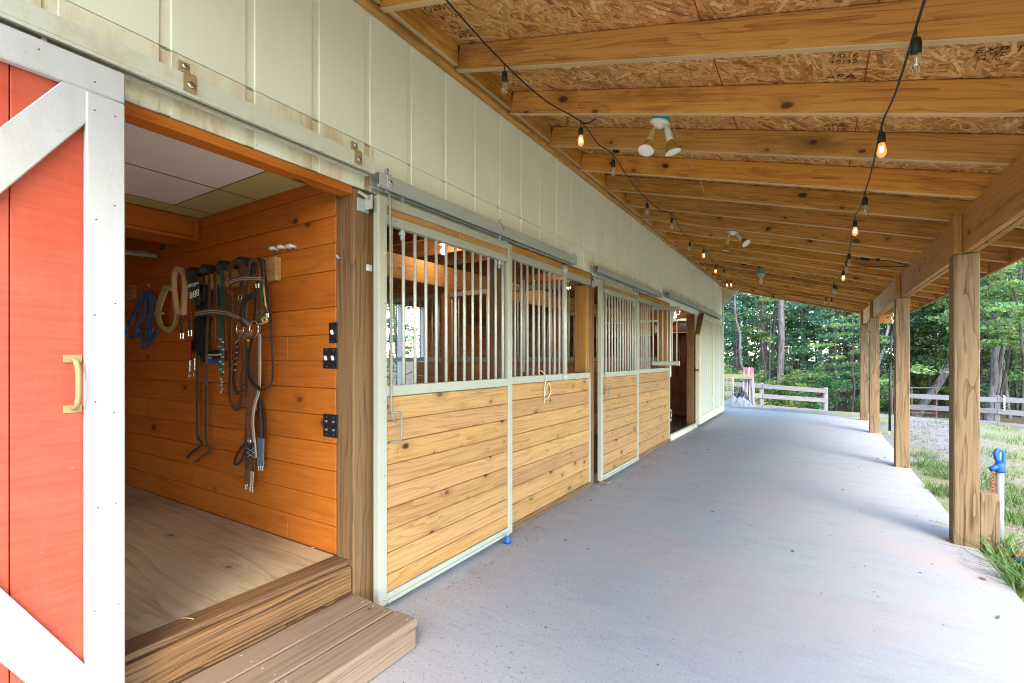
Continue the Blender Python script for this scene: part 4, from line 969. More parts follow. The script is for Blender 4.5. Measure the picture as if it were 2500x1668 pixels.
# dry straw stems caught in the rafters
for k, ((a, b, c), lab) in enumerate(((((1640, 300), (1646, 320), (1655, 346)), 'dry straw stem hanging just beside the nearest twin floodlight'), (((1680, 382), (1690, 394), (1699, 416)), 'dry straw stem hanging from the rafter behind the nearest twin floodlight'),
                                      (((1708, 440), (1722, 455), (1732, 467)), 'dry straw stem dangling between the two twin floodlights'))):
    pa = onRoof(*a, .0); pb = onRoof(*b, .0); pc = onRoof(*c, .0); L_ = (pc - pa).length
    tag(tube('straw_stem', spline([pa, pa + Vector((.02, -.01, -.05)), pa + Vector((.04, -.03, -.11))], 4), .003, M_TWINE, None, 5), lab, 'straw', 'straws caught in the rafters')

# ================================================================== TACK AND FITTINGS ON THE TACK ROOM WALL
TY = 1.561
def tk(x, y, off=.03): return onY(300 + x / 2.4125, 600 + y / 2.4125, TY - off)
NW = (0, -1, 0)
def strap(name, pts, wd, mat, parent, off=.03, th=.004, n=5):
    wd = [q * 1.25 for q in wd] if isinstance(wd, list) else wd * 1.3
    P = spline([tk(*(p if len(p) == 3 else (p[0], p[1], off))) for p in pts], n); m = MB(); m.ribbon(P, wd, th, NW); return m.build(name, mat, parent, False)
def cordp(name, pts, r, mat, parent, off=.03, n=5, sides=7):
    P = spline([tk(*(p if len(p) == 3 else (p[0], p[1], off))) for p in pts], n); return tube(name, P, r, mat, parent, sides)
def braid(name, pts, r, mat, parent, off=.03):
    P = spline([tk(p[0], p[1], off) for p in pts], 14); m = MB()
    for ph in (0, 2.09, 4.19):
        Q = []
        for i, p in enumerate(P):
            a = i * .9 + ph; Q.append(p + Vector((r * math.cos(a), r * .6 * math.sin(a), 0)))
        m.tube(Q, r * .62, 5)
    return m.build(name, mat, parent, True)
def ring(name, x, y, rad, r, mat, parent, off=.05, sq=1.0):
    c_ = tk(x, y, off); m = MB(); m.tube([c_ + Vector((rad * math.cos(t), 0, rad * sq * math.sin(t))) for t in [i * 2 * math.pi / 18 for i in range(19)]], r, 6); return m.build(name, mat, parent, True)
def buckle(x, y, w_, h_, parent, mat=None, off=.055):
    c_ = tk(x, y, off); m = MB(); a, b = w_ / 2, h_ / 2
    for sx in (-1, 1): m.tube([c_ + Vector((sx * a, 0, -b)), c_ + Vector((sx * a, 0, b))], .0028, 5)
    for sz in (-1, 0, 1): m.tube([c_ + Vector((-a, 0, sz * b)), c_ + Vector((a, 0, sz * b))], .0028, 5)
    return m.build('buckle', mat or M_STEEL, parent)
rk = thing('bridle_rack', (-1.0, 1.55, 1.78), 'pine board with black half round bridle hooks on the tack room wall', 'bridle rack')
B('board', (-1.52, 1.522, 1.712), (-.60, 1.5595, 1.842), M_PLANK, rk, .004)
for (x, y) in ((757, 112), (648, 132), (546, 152), (470, 168)):
    c_ = tk(x, y, .05); m = MB()
    V = []; n = 10
    for yy_ in (.035, -.075):
        for rr_ in (.045, .038):
            V += [c_ + Vector((rr_ * math.cos(a), yy_, rr_ * math.sin(a) - .01)) for a in [math.pi * i / (n - 1) for i in range(n)]]
    F = []
    for i in range(n - 1):
        F += [[i, i + 1, 2 * n + i + 1, 2 * n + i], [n + i, 3 * n + i, 3 * n + i + 1, n + i + 1], [2 * n + i, 2 * n + i + 1, 3 * n + i + 1, 3 * n + i], [i, n + i, n + i + 1, i + 1]]
    m.add(V, F); m.build('hook', M_BLACK, rk, True)
# blue rope halter
bh = thing('rope_halter', tk(150, 300), 'blue rope halter hanging on a peg in the dark corner of the tack room', 'rope halter')
for q in ([(140, 262), (115, 330), (50, 420), (25, 490), (30, 540)], [(140, 262), (120, 380), (95, 470), (110, 500), (45, 540)], [(145, 262), (130, 400), (160, 520), (125, 560), (110, 600)],
          [(155, 262), (165, 420), (175, 500), (140, 590), (112, 610)], [(150, 262), (185, 320), (150, 420), (165, 560), (212, 490)], [(120, 270), (70, 420), (95, 540), (150, 560), (130, 605)], [(160, 265), (180, 330), (155, 450), (120, 540)]):
    cordp('rope', q, .0075, M_BLUER, bh, .035)
m = MB(); m.tube([tk(155, 235, 0), tk(155, 240, .06), tk(150, 228, .07)], .006, 6); m.build('peg', M_GALV, bh)
pgb = B('peg_board', tuple(tk(20, 320, .02)), tuple(tk(82, 232, .001)), M_PLANK, None, .003); tag(pgb, 'short pine block fixed in the dark corner of the tack room', 'wood block')
# yellow coiled rope
yr = thing('coiled_rope', tk(260, 360), 'yellow coiled rope hanging left of the tan fleece strap', 'rope')
for k in range(7):
    o = k * 5 - 14
    cordp('coil', [(262 + o, 236), (232 + o, 300), (208 + o * .8, 390), (225 + o * .6, 470), (275, 498 - o * .7), (312 - o * .5, 452), (318 - o * .6, 360), (300 - o * .4, 262), (262 + o, 236)], .0065, M_YELR, yr, .02 + k * .006, 4)
for (x, y) in ((212, 395), (258, 252)): cordp('wrap', [(x - 22, y + 4, .075), (x, y - 4, .08), (x + 25, y + 6, .075)], .009, M_YELR, yr)
# fleece lined strap
fl = thing('fleece_strap', tk(335, 300), 'tan fleece lined strap folded over the rack, twin buckles below', 'fleece strap')
strap('fleece', [(356, 410), (362, 300), (364, 190), (345, 145), (316, 140), (302, 190), (306, 300), (322, 405)], [.021] * 36, M_FLEECE, fl, .07, .026)
for (x, y0_) in ((346, 412), (394, 396)):
    strap('leather_tab', [(x, y0_), (x + 1, y0_ + 48), (x + 2, y0_ + 100)], .034, M_LEA2, fl, .075, .006)
    strap('dark_tab', [(x + 1, y0_ + 40), (x + 1, y0_ + 95)], .018, M_LEA, fl, .08, .004)
    buckle(x + 1, y0_ + 120, .036, .036, fl, off=.08)
# olive girth with printed patch
gp = thing('girth_pad', tk(415, 230), 'dark olive girth pad with white lettered patch beside the fleece strap', 'girth pad')
strap('pad', [(405, 142), (412, 200), (432, 300), (440, 350)], [.075, .085, .085, .085, .085, .08, .08, .08, .08, .075, .075, .07, .06, .05, .04, .03], M_DGREEN, gp, .085, .012)
strap('binding', [(368, 142), (382, 220), (398, 290), (418, 345)], .009, M_OLIVE, gp, .094, .006)
m = MB()
for r_, (yy_, n_) in enumerate(((232, 9), (242, 7))):
    for k in range(n_):
        c_ = tk(384 + k * 7.4, yy_ - k * 1.6, .0985); m.box(c_ - Vector((.0048, .0008, .0045)), c_ + Vector((.0048, .0008, .0045)))
m.build('lettering', M_WHITEP, gp)
for (x, y) in ((402, 292), (422, 285), (440, 276)): buckle(x, y, .022, .036, gp, M_WHITEP, .098)
bf = thing('black_pad', tk(465, 420), 'black felt pad hanging behind the braided reins', 'pad')
strap('pad', [(470, 230), (462, 400), (455, 540), (470, 620), (490, 682)], [.095] * 6 + [.1] * 5 + [.085] * 5 + [.05] * 3 + [.02] * 2, M_FELT, bf, .045, .02)
strap('tail', [(440, 540), (420, 590), (432, 600)], .05, M_FELT, bf, .05, .016)
# red lead rope with snaps
rl = thing('lead_rope', tk(395, 640), 'red lead rope with two brass snaps below the fleece strap', 'lead rope')
cordp('rope', [(396, 550), (396, 620), (400, 670)], .009, M_REDR, rl, .06); cordp('rope', [(415, 590), (420, 660), (422, 700)], .006, M_REDR, rl, .05)
for (x, y) in ((396, 690), (424, 680)):
    cordp('snap', [(x, y - 20), (x - 1, y + 35), (x - 2, y + 55)], .007, M_STEEL, rl, .06); ring('snap_eye', x - 4, y + 80, .011, .0035, M_STEEL, rl, .06, 1.3)
# olive reins
r1 = thing('braided_rein', tk(440, 800), 'olive web rein with dark knotted end, left of the two long reins', 'rein', 'long braided reins')
braid('braid', [(442, 600), (440, 680), (438, 780)], .006, M_OLIVE, r1, .035)
strap('web', [(438, 780), (437, 900), (438, 1080)], .017, M_OLIVE, r1, .03)
cordp('knot_end', [(436, 1080), (442, 1130), (462, 1160), (450, 1185), (410, 1215), (380, 1248)], .008, M_LEAB, r1, .035)
r2 = thing('braided_rein', tk(500, 700), 'longest braided rein ending in a curled tail near the floor', 'rein', 'long braided reins')
strap('web', [(508, 160), (508, 280), (505, 390)], .017, M_LEA, r2, .085)
braid('braid', [(503, 390), (497, 500), (494, 640), (490, 820)], .008, M_LEA, r2, .06)
strap('web', [(490, 820), (488, 960), (490, 1130), (500, 1180)], .018, M_OLIVE, r2, .035)
cordp('tail', [(496, 1170), (514, 1212), (480, 1232), (436, 1270)], .007, M_OLIVE, r2, .035)
# green rein with pale stops
gr = thing('green_rein', tk(580, 400), 'green web rein with pale grip stops and a chain end', 'rein')
strap('web', [(566, 150), (574, 125), (580, 140), (580, 300), (575, 560), (577, 770)], .013, M_GREENR, gr, .10); strap('web', [(585, 140), (592, 200), (592, 400), (586, 560), (588, 770)], .013, M_GREENR, gr, .095)
for k, y in enumerate((551, 567, 595, 612, 640, 655, 683, 698, 729, 745)):
    c_ = tk(572 if k % 2 == 0 else 588, y, .104); m = MB(); m.box(c_ - Vector((.009, .004, .0055)), c_ + Vector((.009, .004, .0055))); m.build('stop', M_LEAL, gr)
for k in range(5): ring('link', 576 + (k % 2) * 6, 785 + k * 19, .007, .003, M_STEEL, gr, .09, 1.3)
# blue brush box
bb = thing('blue_label', tk(535, 645), 'blue packaged card with white lettering hanging behind the green rein', 'packet')
c0, c1 = tk(508, 690, .03), tk(572, 612, .055); B('card', (c0.x, c1.y, c0.z), (c1.x, c0.y, c1.z), M_BLUEP, bb, .002)
B('black_band', (c0.x + .002, c1.y - .002, c0.z + .022), (c1.x - .002, c1.y - .0005, c1.z - .002), M_BLACK, bb, 0)
B('white_bar', (c0.x + .012, c1.y - .004, c0.z + .046), (c1.x - .002, c1.y - .0025, c0.z + .052), M_WHITEP, bb, 0)
cu = D.curves.new('lettering', 'FONT'); cu.body = 'COMFORT'; cu.size = .016; cu.extrude = .0003; cu.materials.append(M_WHITEP)
letters('lettering', cu, frame((c0.x + .014, c1.y - .003, c0.z + .026), (1, 0, 0), (0, 0, 1)), bb)
# bridles
b1 = thing('bridle', tk(545, 300), 'dark leather bridle with rolled cheek strap left of the green rein', 'bridle', 'leather bridles on the rack')
strap('crown', [(545, 220), (540, 180), (555, 150), (572, 165)], .022, M_LEA, b1, .08)
strap('cheek_strap', [(548, 225), (546, 300), (546, 350)], .024, M_LEA, b1, .085, .012); strap('cheek_strap', [(560, 225), (566, 300), (560, 345)], .014, M_LEAB, b1, .08)
cordp('rein', [(546, 350), (545, 440), (548, 540), (540, 600)], .007, M_LEA, b1, .075); strap('rein', [(475, 160), (478, 230), (472, 330)], .016, M_LEAB, b1, .08)
strap('noseband', [(420, 402), (490, 385), (568, 374)], .019, M_LEA2, b1, .11, .006)
strap('throat_strap', [(610, 290), (600, 420), (604, 620)], .016, M_LEA2, b1, .03)
b2 = thing('bridle', tk(650, 350), 'brown leather bridle with pale stitched noseband, second hook from the right', 'bridle', 'leather bridles on the rack')
strap('crown', [(620, 150), (648, 105), (685, 98), (712, 120), (718, 170)], .026, M_LEA, b2, .12, .008)
strap('cheek_strap', [(632, 130), (632, 250), (640, 320), (632, 520)], .018, M_LEA, b2, .10); strap('cheek_strap', [(690, 110), (700, 200), (690, 300), (664, 380)], .024, M_LEA, b2, .10, .006)
strap('loop_strap', [(640, 290), (605, 250), (596, 215), (612, 180), (625, 172)], .014, M_LEA2, b2, .11)
for k, (dy, mt) in enumerate(((0, M_LEA), (-6, M_LEAL), (6, M_LEAL))):
    strap('noseband' if k == 0 else 'stitching', [(425, 404 + dy), (500, 390 + dy), (560, 390 + dy), (620, 400 + dy), (690, 428 + dy), (745, 466 + dy)], .028 if k == 0 else .0035, mt, b2, .13 + .004 * (k > 0), .008 if k == 0 else .002)
ring('bit_ring', 690, 308, .017, .0035, M_STEEL, b2, .11)
strap('long_rein', [(630, 520), (632, 700), (628, 880), (650, 950), (676, 956), (700, 880)], .02, M_LEA, b2, .04)
strap('long_rein', [(680, 560), (660, 700), (652, 800), (670, 860), (690, 868)], .018, M_LEAB, b2, .05); strap('long_rein', [(700, 580), (712, 700), (694, 790), (700, 850), (685, 868)], .017, M_LEA, b2, .055)
for k, t_ in enumerate((.0, .2, .4, .6, .8)): cordp('rein_lace', [(664 - k * 3, 600 + k * 34, .06), (676 - k * 3, 594 + k * 34, .062)], .0035, M_LEAL, b2)
b3 = thing('bridle', tk(770, 350), 'dark leather bridle with large steel bit ring on the right hook', 'bridle', 'leather bridles on the rack')
for (o, mt, w_) in ((0, M_LEA, .02), (16, M_LEAB, .016), (32, M_LEA, .02), (46, M_LEAB, .012)):
    strap('crown', [(735 + o * .7, 165), (748 + o * .8, 105), (772 + o, 82), (795 + o * .8, 105), (800 + o * .7, 180)], w_, mt, b3, .13 - o * .001, .006)
for k, (dy, mt) in enumerate(((0, M_LEA), (-5, M_LEAL), (5, M_LEAL))):
    strap('browband' if k == 0 else 'stitching', [(625, 220 + dy), (660, 202 + dy), (720, 194 + dy), (806, 192 + dy)], .024 if k == 0 else .003, mt, b3, .155 + .004 * (k > 0), .007 if k == 0 else .002)
strap('cheek_strap', [(800, 190), (788, 260), (780, 380), (776, 462)], .02, M_LEAB, b3, .14, .006); strap('cheek_strap', [(740, 190), (728, 300), (720, 420), (710, 470)], .017, M_LEA, b3, .12)
strap('throat_latch', [(800, 240), (812, 320), (835, 370), (846, 400)], .015, M_LEA, b3, .13); strap('noseband', [(775, 290), (730, 310), (704, 360), (700, 430), (712, 470)], .024, M_LEAB, b3, .13, .01)
strap('noseband', [(690, 400), (730, 330), (770, 286)], .016, M_LEA, b3, .12)
buckle(792, 236, .026, .022, b3, off=.15); buckle(850, 410, .018, .02, b3, off=.14)
ring('bit_ring', 772, 491, .042, .0045, M_STEEL, b3, .15, 1.0); ring('bit_ring', 690, 490, .036, .004, M_STEEL, b3, .12, 1.1)
cordp('bit', [(695, 500), (718, 530), (740, 515), (760, 500)], .009, M_STEEL, b3, .13); cordp('curb_chain', [(660, 575), (700, 540), (740, 560)], .006, M_STEEL, b3, .12)
strap('rein', [(768, 530), (752, 600), (742, 700), (752, 790), (810, 848)], .018, M_LEAB, b3, .12)
braid('laced_rein', [(830, 110), (848, 230), (868, 400), (875, 560), (885, 720), (876, 800), (842, 842), (808, 848)], .005, M_LEAB, b3, .06)
# green cord halter
gh = thing('cord_halter', tk(830, 380), 'pale green knotted cord hanging beside the right bridle', 'cord halter')
cordp('cord', [(822, 215), (818, 300), (822, 380), (812, 430), (830, 446)], .006, M_GREENR, gh, .10); cordp('cord', [(826, 215), (838, 330), (850, 420), (838, 450), (805, 462)], .005, M_YELR, gh, .09); cordp('knot', [(822, 425), (845, 430), (848, 446), (824, 448), (822, 432)], .006, M_YELR, gh, .11)
# brown leather girths hanging to the floor
lg = thing('leather_girth', tk(760, 900), 'long brown shaped leather girth hanging lowest, quilted buckle end', 'girth')
strap('girth', [(800, 440), (796, 600), (785, 700), (765, 860), (755, 960), (748, 1080), (748, 1160)], [.03] * 8 + [.045] * 4 + [.075] * 9 + [.05] * 4 + [.04] * 6, M_LEA2, lg, .07, .008)
strap('edge_strap', [(806, 520), (806, 760), (800, 860), (775, 940), (765, 1040), (776, 1170), (782, 1250)], .014, M_LEAL, lg, .078, .006)
strap('strap', [(735, 600), (728, 800), (735, 960), (728, 1080), (722, 1200), (728, 1300)], .022, M_LEA, lg, .05); strap('strap', [(720, 840), (742, 900), (740, 1000), (735, 1150)], .03, M_LEA, lg, .06)
strap('quilted_end', [(752, 1160), (750, 1200), (752, 1248)], [.05] * 6 + [.06] * 5, M_LEAB, lg, .085, .012); ring('rosette', 745, 1150, .012, .006, M_STEEL, lg, .095)
for (x0_, y0_, x1_, y1_) in ((728, 1190, 776, 1222), (728, 1222, 776, 1190), (728, 1216, 770, 1246), (730, 1246, 776, 1216)): cordp('quilting', [(x0_, y0_, .093), (x1_, y1_, .093)], .0016, M_LEAL, lg)
strap('billet', [(738, 1248), (732, 1330), (728, 1410)], .026, M_LEA, lg, .06); strap('billet', [(768, 1248), (764, 1330), (756, 1420)], .028, M_LEA, lg, .065)
strap('pale_billet', [(762, 1330), (756, 1420)], .022, M_LEAL, lg, .072); strap('pale_billet', [(734, 1320), (729, 1400)], .018, M_LEA2, lg, .07)
for (x, y) in ((722, 1425), (733, 1422), (750, 1436), (764, 1440)): cordp('buckle', [(x, y - 18), (x - 1, y + 16)], .005, M_STEEL, lg, .07)
cordp('loop', [(722, 1160), (690, 1200), (664, 1250), (660, 1285), (685, 1282), (712, 1235), (724, 1200)], .008, M_LEAB, lg, .05)
eg = thing('elastic_girth', tk(810, 1150), 'blue grey elastic girth end hanging right of the long brown girth', 'girth')
strap('strap', [(800, 880), (806, 1000), (810, 1140)], .017, M_LEA, eg, .04); strap('strap', [(812, 900), (828, 1020), (830, 1140)], .016, M_LEAB, eg, .035)
strap('elastic', [(812, 1132), (810, 1200), (812, 1300)], [.05] * 6 + [.045] * 5, M_GREYB, eg, .045, .008)
for x in (800, 812, 824): cordp('buckle', [(x, 1298), (x, 1328)], .004, M_STEEL, eg, .05)
# electrical plates
def plate(x0_, y0_, x1_, y1_, kind, lab):
    a = onY(x0_, y1_, TY); b = onY(x1_, y0_, TY); t = thing('switch_plate' if kind != 'outlet' else 'outlet_plate', (a + b) / 2, lab, 'switch plate' if kind != 'outlet' else 'outlet')
    B('cover', (a.x, TY - .008, a.z), (b.x, TY - .0005, b.z), M_BLACK, t, .002); n_ = {'one': 1, 'two': 2, 'outlet': 2}[kind]; cz = (a.z + b.z) / 2
    for k in range(n_):
        cx_ = a.x + (b.x - a.x) * (k + .5) / n_
        if kind == 'outlet':
            for dz in (-.021, .021):
                m = MB(); m.lathe([(.0165, 0), (.0155, .003), (0, .0032)], frame((cx_, TY - .008, cz + dz), (1, 0, 0), (0, 0, 1)), 12); so_ = m.build('socket', M_BLACK, t, True)
                m = MB()
                for dx in (-.006, .006): m.box((cx_ + dx - .0012, TY - .0118, cz + dz - .004), (cx_ + dx + .0012, TY - .0113, cz + dz + .005))
                m.build('slot', M_WHITEP, so_)
        else:
            BM('toggle', .012, .024, .012, (cx_, TY - .014, cz + .002), (1, 0, 0), (0, -.35, 1), M_WHITEP, t, .002)
        for dz in (-.042, .042):
            m = MB(); m.lathe([(.003, 0), (.002, .0015), (0, .0016)], frame((cx_, TY - .008, cz + dz), (1, 0, 0), (0, 0, 1)), 8); m.build('screw', M_STEEL, t, True)
plate(806, 787, 826, 838, 'one', 'upper black switch plate with one white toggle by the doorway post')
plate(792, 850, 826, 900, 'two', 'lower black switch plate with two white toggles by the doorway post')
plate(792, 1013, 826, 1065, 'outlet', 'black four socket outlet plate low on the tack room wall')
for k, (x, y) in enumerate(((675, 610), (694, 606), (717, 604))):
    p = onY(x, y, TY); m = MB(); m.tube([p + Vector((-.02, -.0, 0)), p + Vector((-.016, -.03, .002)), p + Vector((.016, -.03, .002)), p + Vector((.02, 0, 0))], .011, 6)
    tag(m.build('wall_clip', M_LAMPW, None, True), ['pale wall clip above the bridle rack, nearest the dark corner', 'middle pale wall clip of three above the bridle rack', 'pale wall clip above the bridle rack, nearest the switches'][k], 'wall clip', 'pale clips above the bridle rack')
hk = tube('post_nail', [(-.09, 1.56, 1.78), (-.09, 1.535, 1.78), (-.088, 1.53, 1.79)], .006, M_GALV); tag(hk, 'bent hook on the tack room doorway post', 'hook')
ns = B('post_plate', (-.001, 1.635, 1.72), (.012, 1.668, 1.752), M_WHITE, None, .003); tag(ns, 'small white square bracket on the post beside the nearest stall door', 'bracket')

# ================================================================== YARD OBJECTS
hp = onZ(2441, 1331, 0); hy = thing('yard_hydrant', (hp.x, hp.y, 0), 'yard hydrant with grey pipe, blue pump head and orange spring', 'hydrant')
m = MB(); m.tube([(hp.x, hp.y, -.2), (hp.x, hp.y, .56)], .021, 14); m.build('pipe', M_PVC, hy, True)
rt = Vector((_c, _s, 0))      # sideways along the picture
m = MB(); m.lathe([(.026, .0), (.030, .01), (.030, .05), (.024, .06), (.016, .065)], Matrix.Translation((hp.x, hp.y, .50)), 14)
H = Vector((hp.x, hp.y, 0))
m.tube([H + Vector((0, 0, .56)), H - rt * .02 + Vector((0, 0, .59)), H - rt * .028 + Vector((0, 0, .635)), H - rt * .018 + Vector((0, 0, .652)), H + rt * .010 + Vector((0, 0, .65)), H + rt * .022 + Vector((0, 0, .62)), H + rt * .024 + Vector((0, 0, .54)), H + rt * .018 + Vector((0, 0, .51))], [.017, .015, .014, .013, .013, .013, .012, .011], 10)
m.tube([H + Vector((0, 0, .53)), H - rt * .03 + Vector((0, 0, .535)), H - rt * .062 + Vector((0, 0, .52))], [.02, .018, .016], 10)
m.build('pump_head', M_BLUEP, hy, True)
m = MB(); m.tube([H + rt * .0 + Vector((0, 0, .55)), H + rt * .003 + Vector((0, 0, .64))], .007, 8); m.build('rod', M_BRASS, hy, True)
m = MB(); q = [H - rt * .05 + Vector((.0085 * math.cos(t), .0085 * math.sin(t), .515 - t * .0037)) for t in [i * .5 for i in range(100)]]; m.tube(q, .0038, 5); m.build('spring', M_ORANGE, hy, True)
hs = thing('garden_hose', onZ(2488, 1362, 0), 'end of a garden hose with orange band lying in the grass', 'hose')
tube('hose', spline([onZ(2480, 1366, .03), onZ(2500, 1372, .035), onZ(2530, 1376, .03), onZ(2580, 1390, .03)], 4), .016, M_BLUEW, hs, 10)
tube('nozzle', [onZ(2478, 1358, .05), onZ(2494, 1353, .055), onZ(2512, 1350, .055)], .012, M_ORANGE, hs, 10)
tube('coupling', [onZ(2474, 1362, .04), onZ(2484, 1360, .04)], .017, M_BLACK, hs, 10)
# box hung by the third post and the black strap
c0 = onY(2147, 789, 10.6); bh_ = thing('hanging_box', c0, 'small pale wooden box with a round hole hanging beside the third post', 'wooden box')
wv = .19
B('body', (c0.x, 10.6, c0.z - .0), (c0.x + wv, 10.76, c0.z + .16), M_PLANK, bh_, .004); B('lid', (c0.x - .02, 10.58, c0.z + .162), (c0.x + wv + .02, 10.78, c0.z + .182), M_PLANK, bh_, .003)
m = MB(); m.lathe([(.014, 0), (.0, .001)], frame((c0.x + wv * .62, 10.598, c0.z + .09), (1, 0, 0), (0, 0, 1)), 10); m.build('hole', M_BLACK, bh_)
B('hanger', (c0.x + .06, 10.66, c0.z + .183), (c0.x + .10, 10.69, 2.2), M_BEAM, bh_, .002)
ct = thing('cross_tie', atD(2176, 772, 8.2), 'black cross tie strap with snaps hanging beside the second post', 'cross tie')
P_ = lambda x, y, d=8.2: atD(x, y, d)
tube('strap', [P_(2176, 790), P_(2175, 860), P_(2174, 885)], .011, M_BLACK, ct); tube('strap', [P_(2180, 790), P_(2176, 888)], .007, M_BLACK, ct)
tube('sleeve', [P_(2174, 884), P_(2173, 960), P_(2172, 1052)], [.017, .018, .019], M_CORD, ct, 10)
tube('snap', spline([P_(2172, 1052), P_(2170, 1058), P_(2173, 1063), P_(2175, 1068), P_(2172, 1070)], 3), .007, M_STEEL, ct, 6)
tube('snap', spline([P_(2176, 792), P_(2180, 784), P_(2175, 776), P_(2181, 770), P_(2178, 762)], 3), .008, M_STEEL, ct, 6)
tube('hanging_line', [P_(2178, 762), P_(2180, 735), P_(2181, 712)], .004, M_CORD, ct, 5)

def fence(name, a, b, n, h, tops, bh, lab, over0=0, over1=0, slopez=None, wcol=M_GREY):
    """post and rail fence from a to b (x, y); rails on the near face; every rail and post a part"""
    a = Vector((a[0], a[1], 0)); b = Vector((b[0], b[1], 0)); d = (b - a).normalized(); nn = Vector((d.y, -d.x, 0))
    if nn.dot(Vector((CAM[0], CAM[1], 0)) - a) < 0: nn = -nn
    t = thing(name, (a.x, a.y, gz(a.x, a.y)), lab, 'fence')
    P = [a.lerp(b, i / (n - 1)) for i in range(n)]
    for i, p in enumerate(P):
        g = gz(p.x, p.y); BM('post', h + .35 + random.uniform(0, .04), .12, .1, (p.x, p.y, g + (h - .35) / 2 + .03), (0, 0, 1), d, wcol, t, .008)
    for i in range(n - 1):
        p, q = P[i], P[i + 1]
        for k, tp in enumerate(tops):
            z0 = gz(p.x, p.y) + tp - bh / 2 + random.uniform(-.02, .02); z1 = gz(q.x, q.y) + tp - bh / 2 + random.uniform(-.03, .03)
            A = Vector((p.x, p.y, z0)) + nn * .07; Q = Vector((q.x, q.y, z1)) + nn * .07; dd = Q - A
            BM('rail', dd.length - .006, bh, .03, (A + Q) / 2, dd, (0, 0, 1), wcol, t, .005)
    return t
# right hand fence: its line read from the photograph at about 15.6 m
fa = atD(2181, 1030, 17.6); fb = atD(2435, 1059, 15.6); dv = (Vector((fb.x, fb.y, 0)) - Vector((fa.x, fa.y, 0))); L2 = dv.length; dv.normalize()
e1 = Vector((fb.x, fb.y, 0)) + dv * 7.2; s0 = Vector((fb.x, fb.y, 0)) - dv * 2.4
fence('rail_fence', s0, Vector((fb.x, fb.y, 0)) + dv * 7.2, 5, 1.13, (1.13, .72, .30), .165, 'weathered three rail fence beyond the gravel and grass on the open side')
pc = Vector((fb.x, fb.y, 0)) + dv * .13; g = gz(pc.x, pc.y)
m = MB()
for k in range(11):
    z = g + 1.16 - k * .045; sx = .016 if k % 2 else -.010
    m.tube([(pc.x + sx + .018 * math.cos(t), pc.y - .12, z + .028 * math.sin(t)) for t in [i * .785 for i in range(9)]], .0065, 5)
tag(m.build('fence_chain', M_STEEL), 'pale chain draped over the top rail of the right fence', 'chain')
fence('rail_fence', (-3.4, 16.9), (2.23, 19.55), 4, .98, (.98, .62, .27), .15, 'weathered rail fence across the far end behind the slab')
# red brown pipe gate
gt = thing('pipe_gate', (5.2, 24.2, gz(5.2, 24.2)), 'rusty red pipe gate standing behind the right fence', 'gate')
ga = atD(2178, 946, 18.6); gb = atD(2286, 946, 18.2); gd_ = Vector((gb.x - ga.x, gb.y - ga.y, 0)); z1 = ga.z; z0 = z1 - 1.28
A_ = Vector((ga.x, ga.y, 0)); up = lambda z: Vector((0, 0, z))
tube('gate_frame', spline([A_ + up(z0), A_ + up(z1 - .12), A_ + gd_ * .03 + up(z1 - .03), A_ + gd_ * .08 + up(z1), A_ + gd_ * .5 + up(z1), A_ + gd_ * .9 + up(z1), A_ + gd_ * .965 + up(z1 - .03), A_ + gd_ + up(z1 - .12), A_ + gd_ + up(z0)], 5), .028, M_RUSTY, gt, 8)
for k in range(4): tube('gate_rail', [A_ + up(z0 + .03 + k * .29), A_ + gd_ + up(z0 + .03 + k * .29)], .02, M_RUSTY, gt, 7)
tube('gate_upright', [A_ + gd_ * .45 + up(z0), A_ + gd_ * .45 + up(z1)], .022, M_RUSTY, gt, 7)
# leaning stakes with pink tips, yellow rail, wire panel and tarp heap at the far left end
for k in range(11):
    px = 1816 + k * 2.1; top_ = atD(px + (0 if k % 2 else 1), 897 + (k % 3) * 3, 15.45 + .03 * (k % 4)); bx_ = 1810 + k * 3.3; bt_ = atD(bx_, 985 + (k % 3) * 3, 14.9 + .05 * (k % 3))
    bt_.z = gz(bt_.x, bt_.y)
    s_ = thing('wooden_stake', bt_, 'one of the grey pink tipped wooden stakes leaning in a bundle by the far fence' if k not in (5, 6) else 'white tipped wooden stake among the pink tipped ones, %s of the two' % ('left' if k == 5 else 'right'), 'stake', 'pink tipped stakes leaning at the far end')
    d_ = top_ - bt_; BM('shaft', d_.length - .19, .042, .022, bt_ + d_ * .5 - d_.normalized() * .095, d_, (_c, _s, 0), M_GREY, s_, .003)
    BM('tip', .188, .043, .023, top_ - d_.normalized() * .094, d_, (_c, _s, 0), M_PINK if k not in (5, 6) else M_WHITE, s_, .003)
ry0 = atD(1745, 919, 15.0); ry1 = atD(1839, 920, 15.2); dd = ry1 - ry0
yr_ = thing('yellow_rail', ry0, 'yellowish treated rail standing across in front of the stake bundle', 'rail')
BM('beam', dd.length, .135, .04, (ry0 + ry1) / 2, dd, (0, 0, 1), M_TREAT, yr_, .004)
for f_ in (.12, .93):
    p = ry0.lerp(ry1, f_); g = gz(p.x, p.y); BM('leg', p.z - g + .1, .08, .05, (p.x, p.y + .05, (p.z + g) / 2 - .05), (0, 0, 1), (1, 0, 0), M_GREY, yr_, .004)
wp = thing('wire_panel', atD(1780, 975, 14.7), 'grey wire mesh panel beside the corner of the barn', 'wire panel')
a_ = atD(1760, 922, 14.7); b_ = atD(1789, 985, 14.7); hx = Vector((b_.x - a_.x, b_.y - a_.y, 0)); m = MB()
for k in range(10): m.tube([Vector((a_.x, a_.y, a_.z)) + hx * k / 9, Vector((a_.x, a_.y, b_.z)) + hx * k / 9], .006, 4)
for k in range(14): z = a_.z + (b_.z - a_.z) * k / 13; m.tube([Vector((a_.x, a_.y, z)), Vector((a_.x, a_.y, z)) + hx], .006, 4)
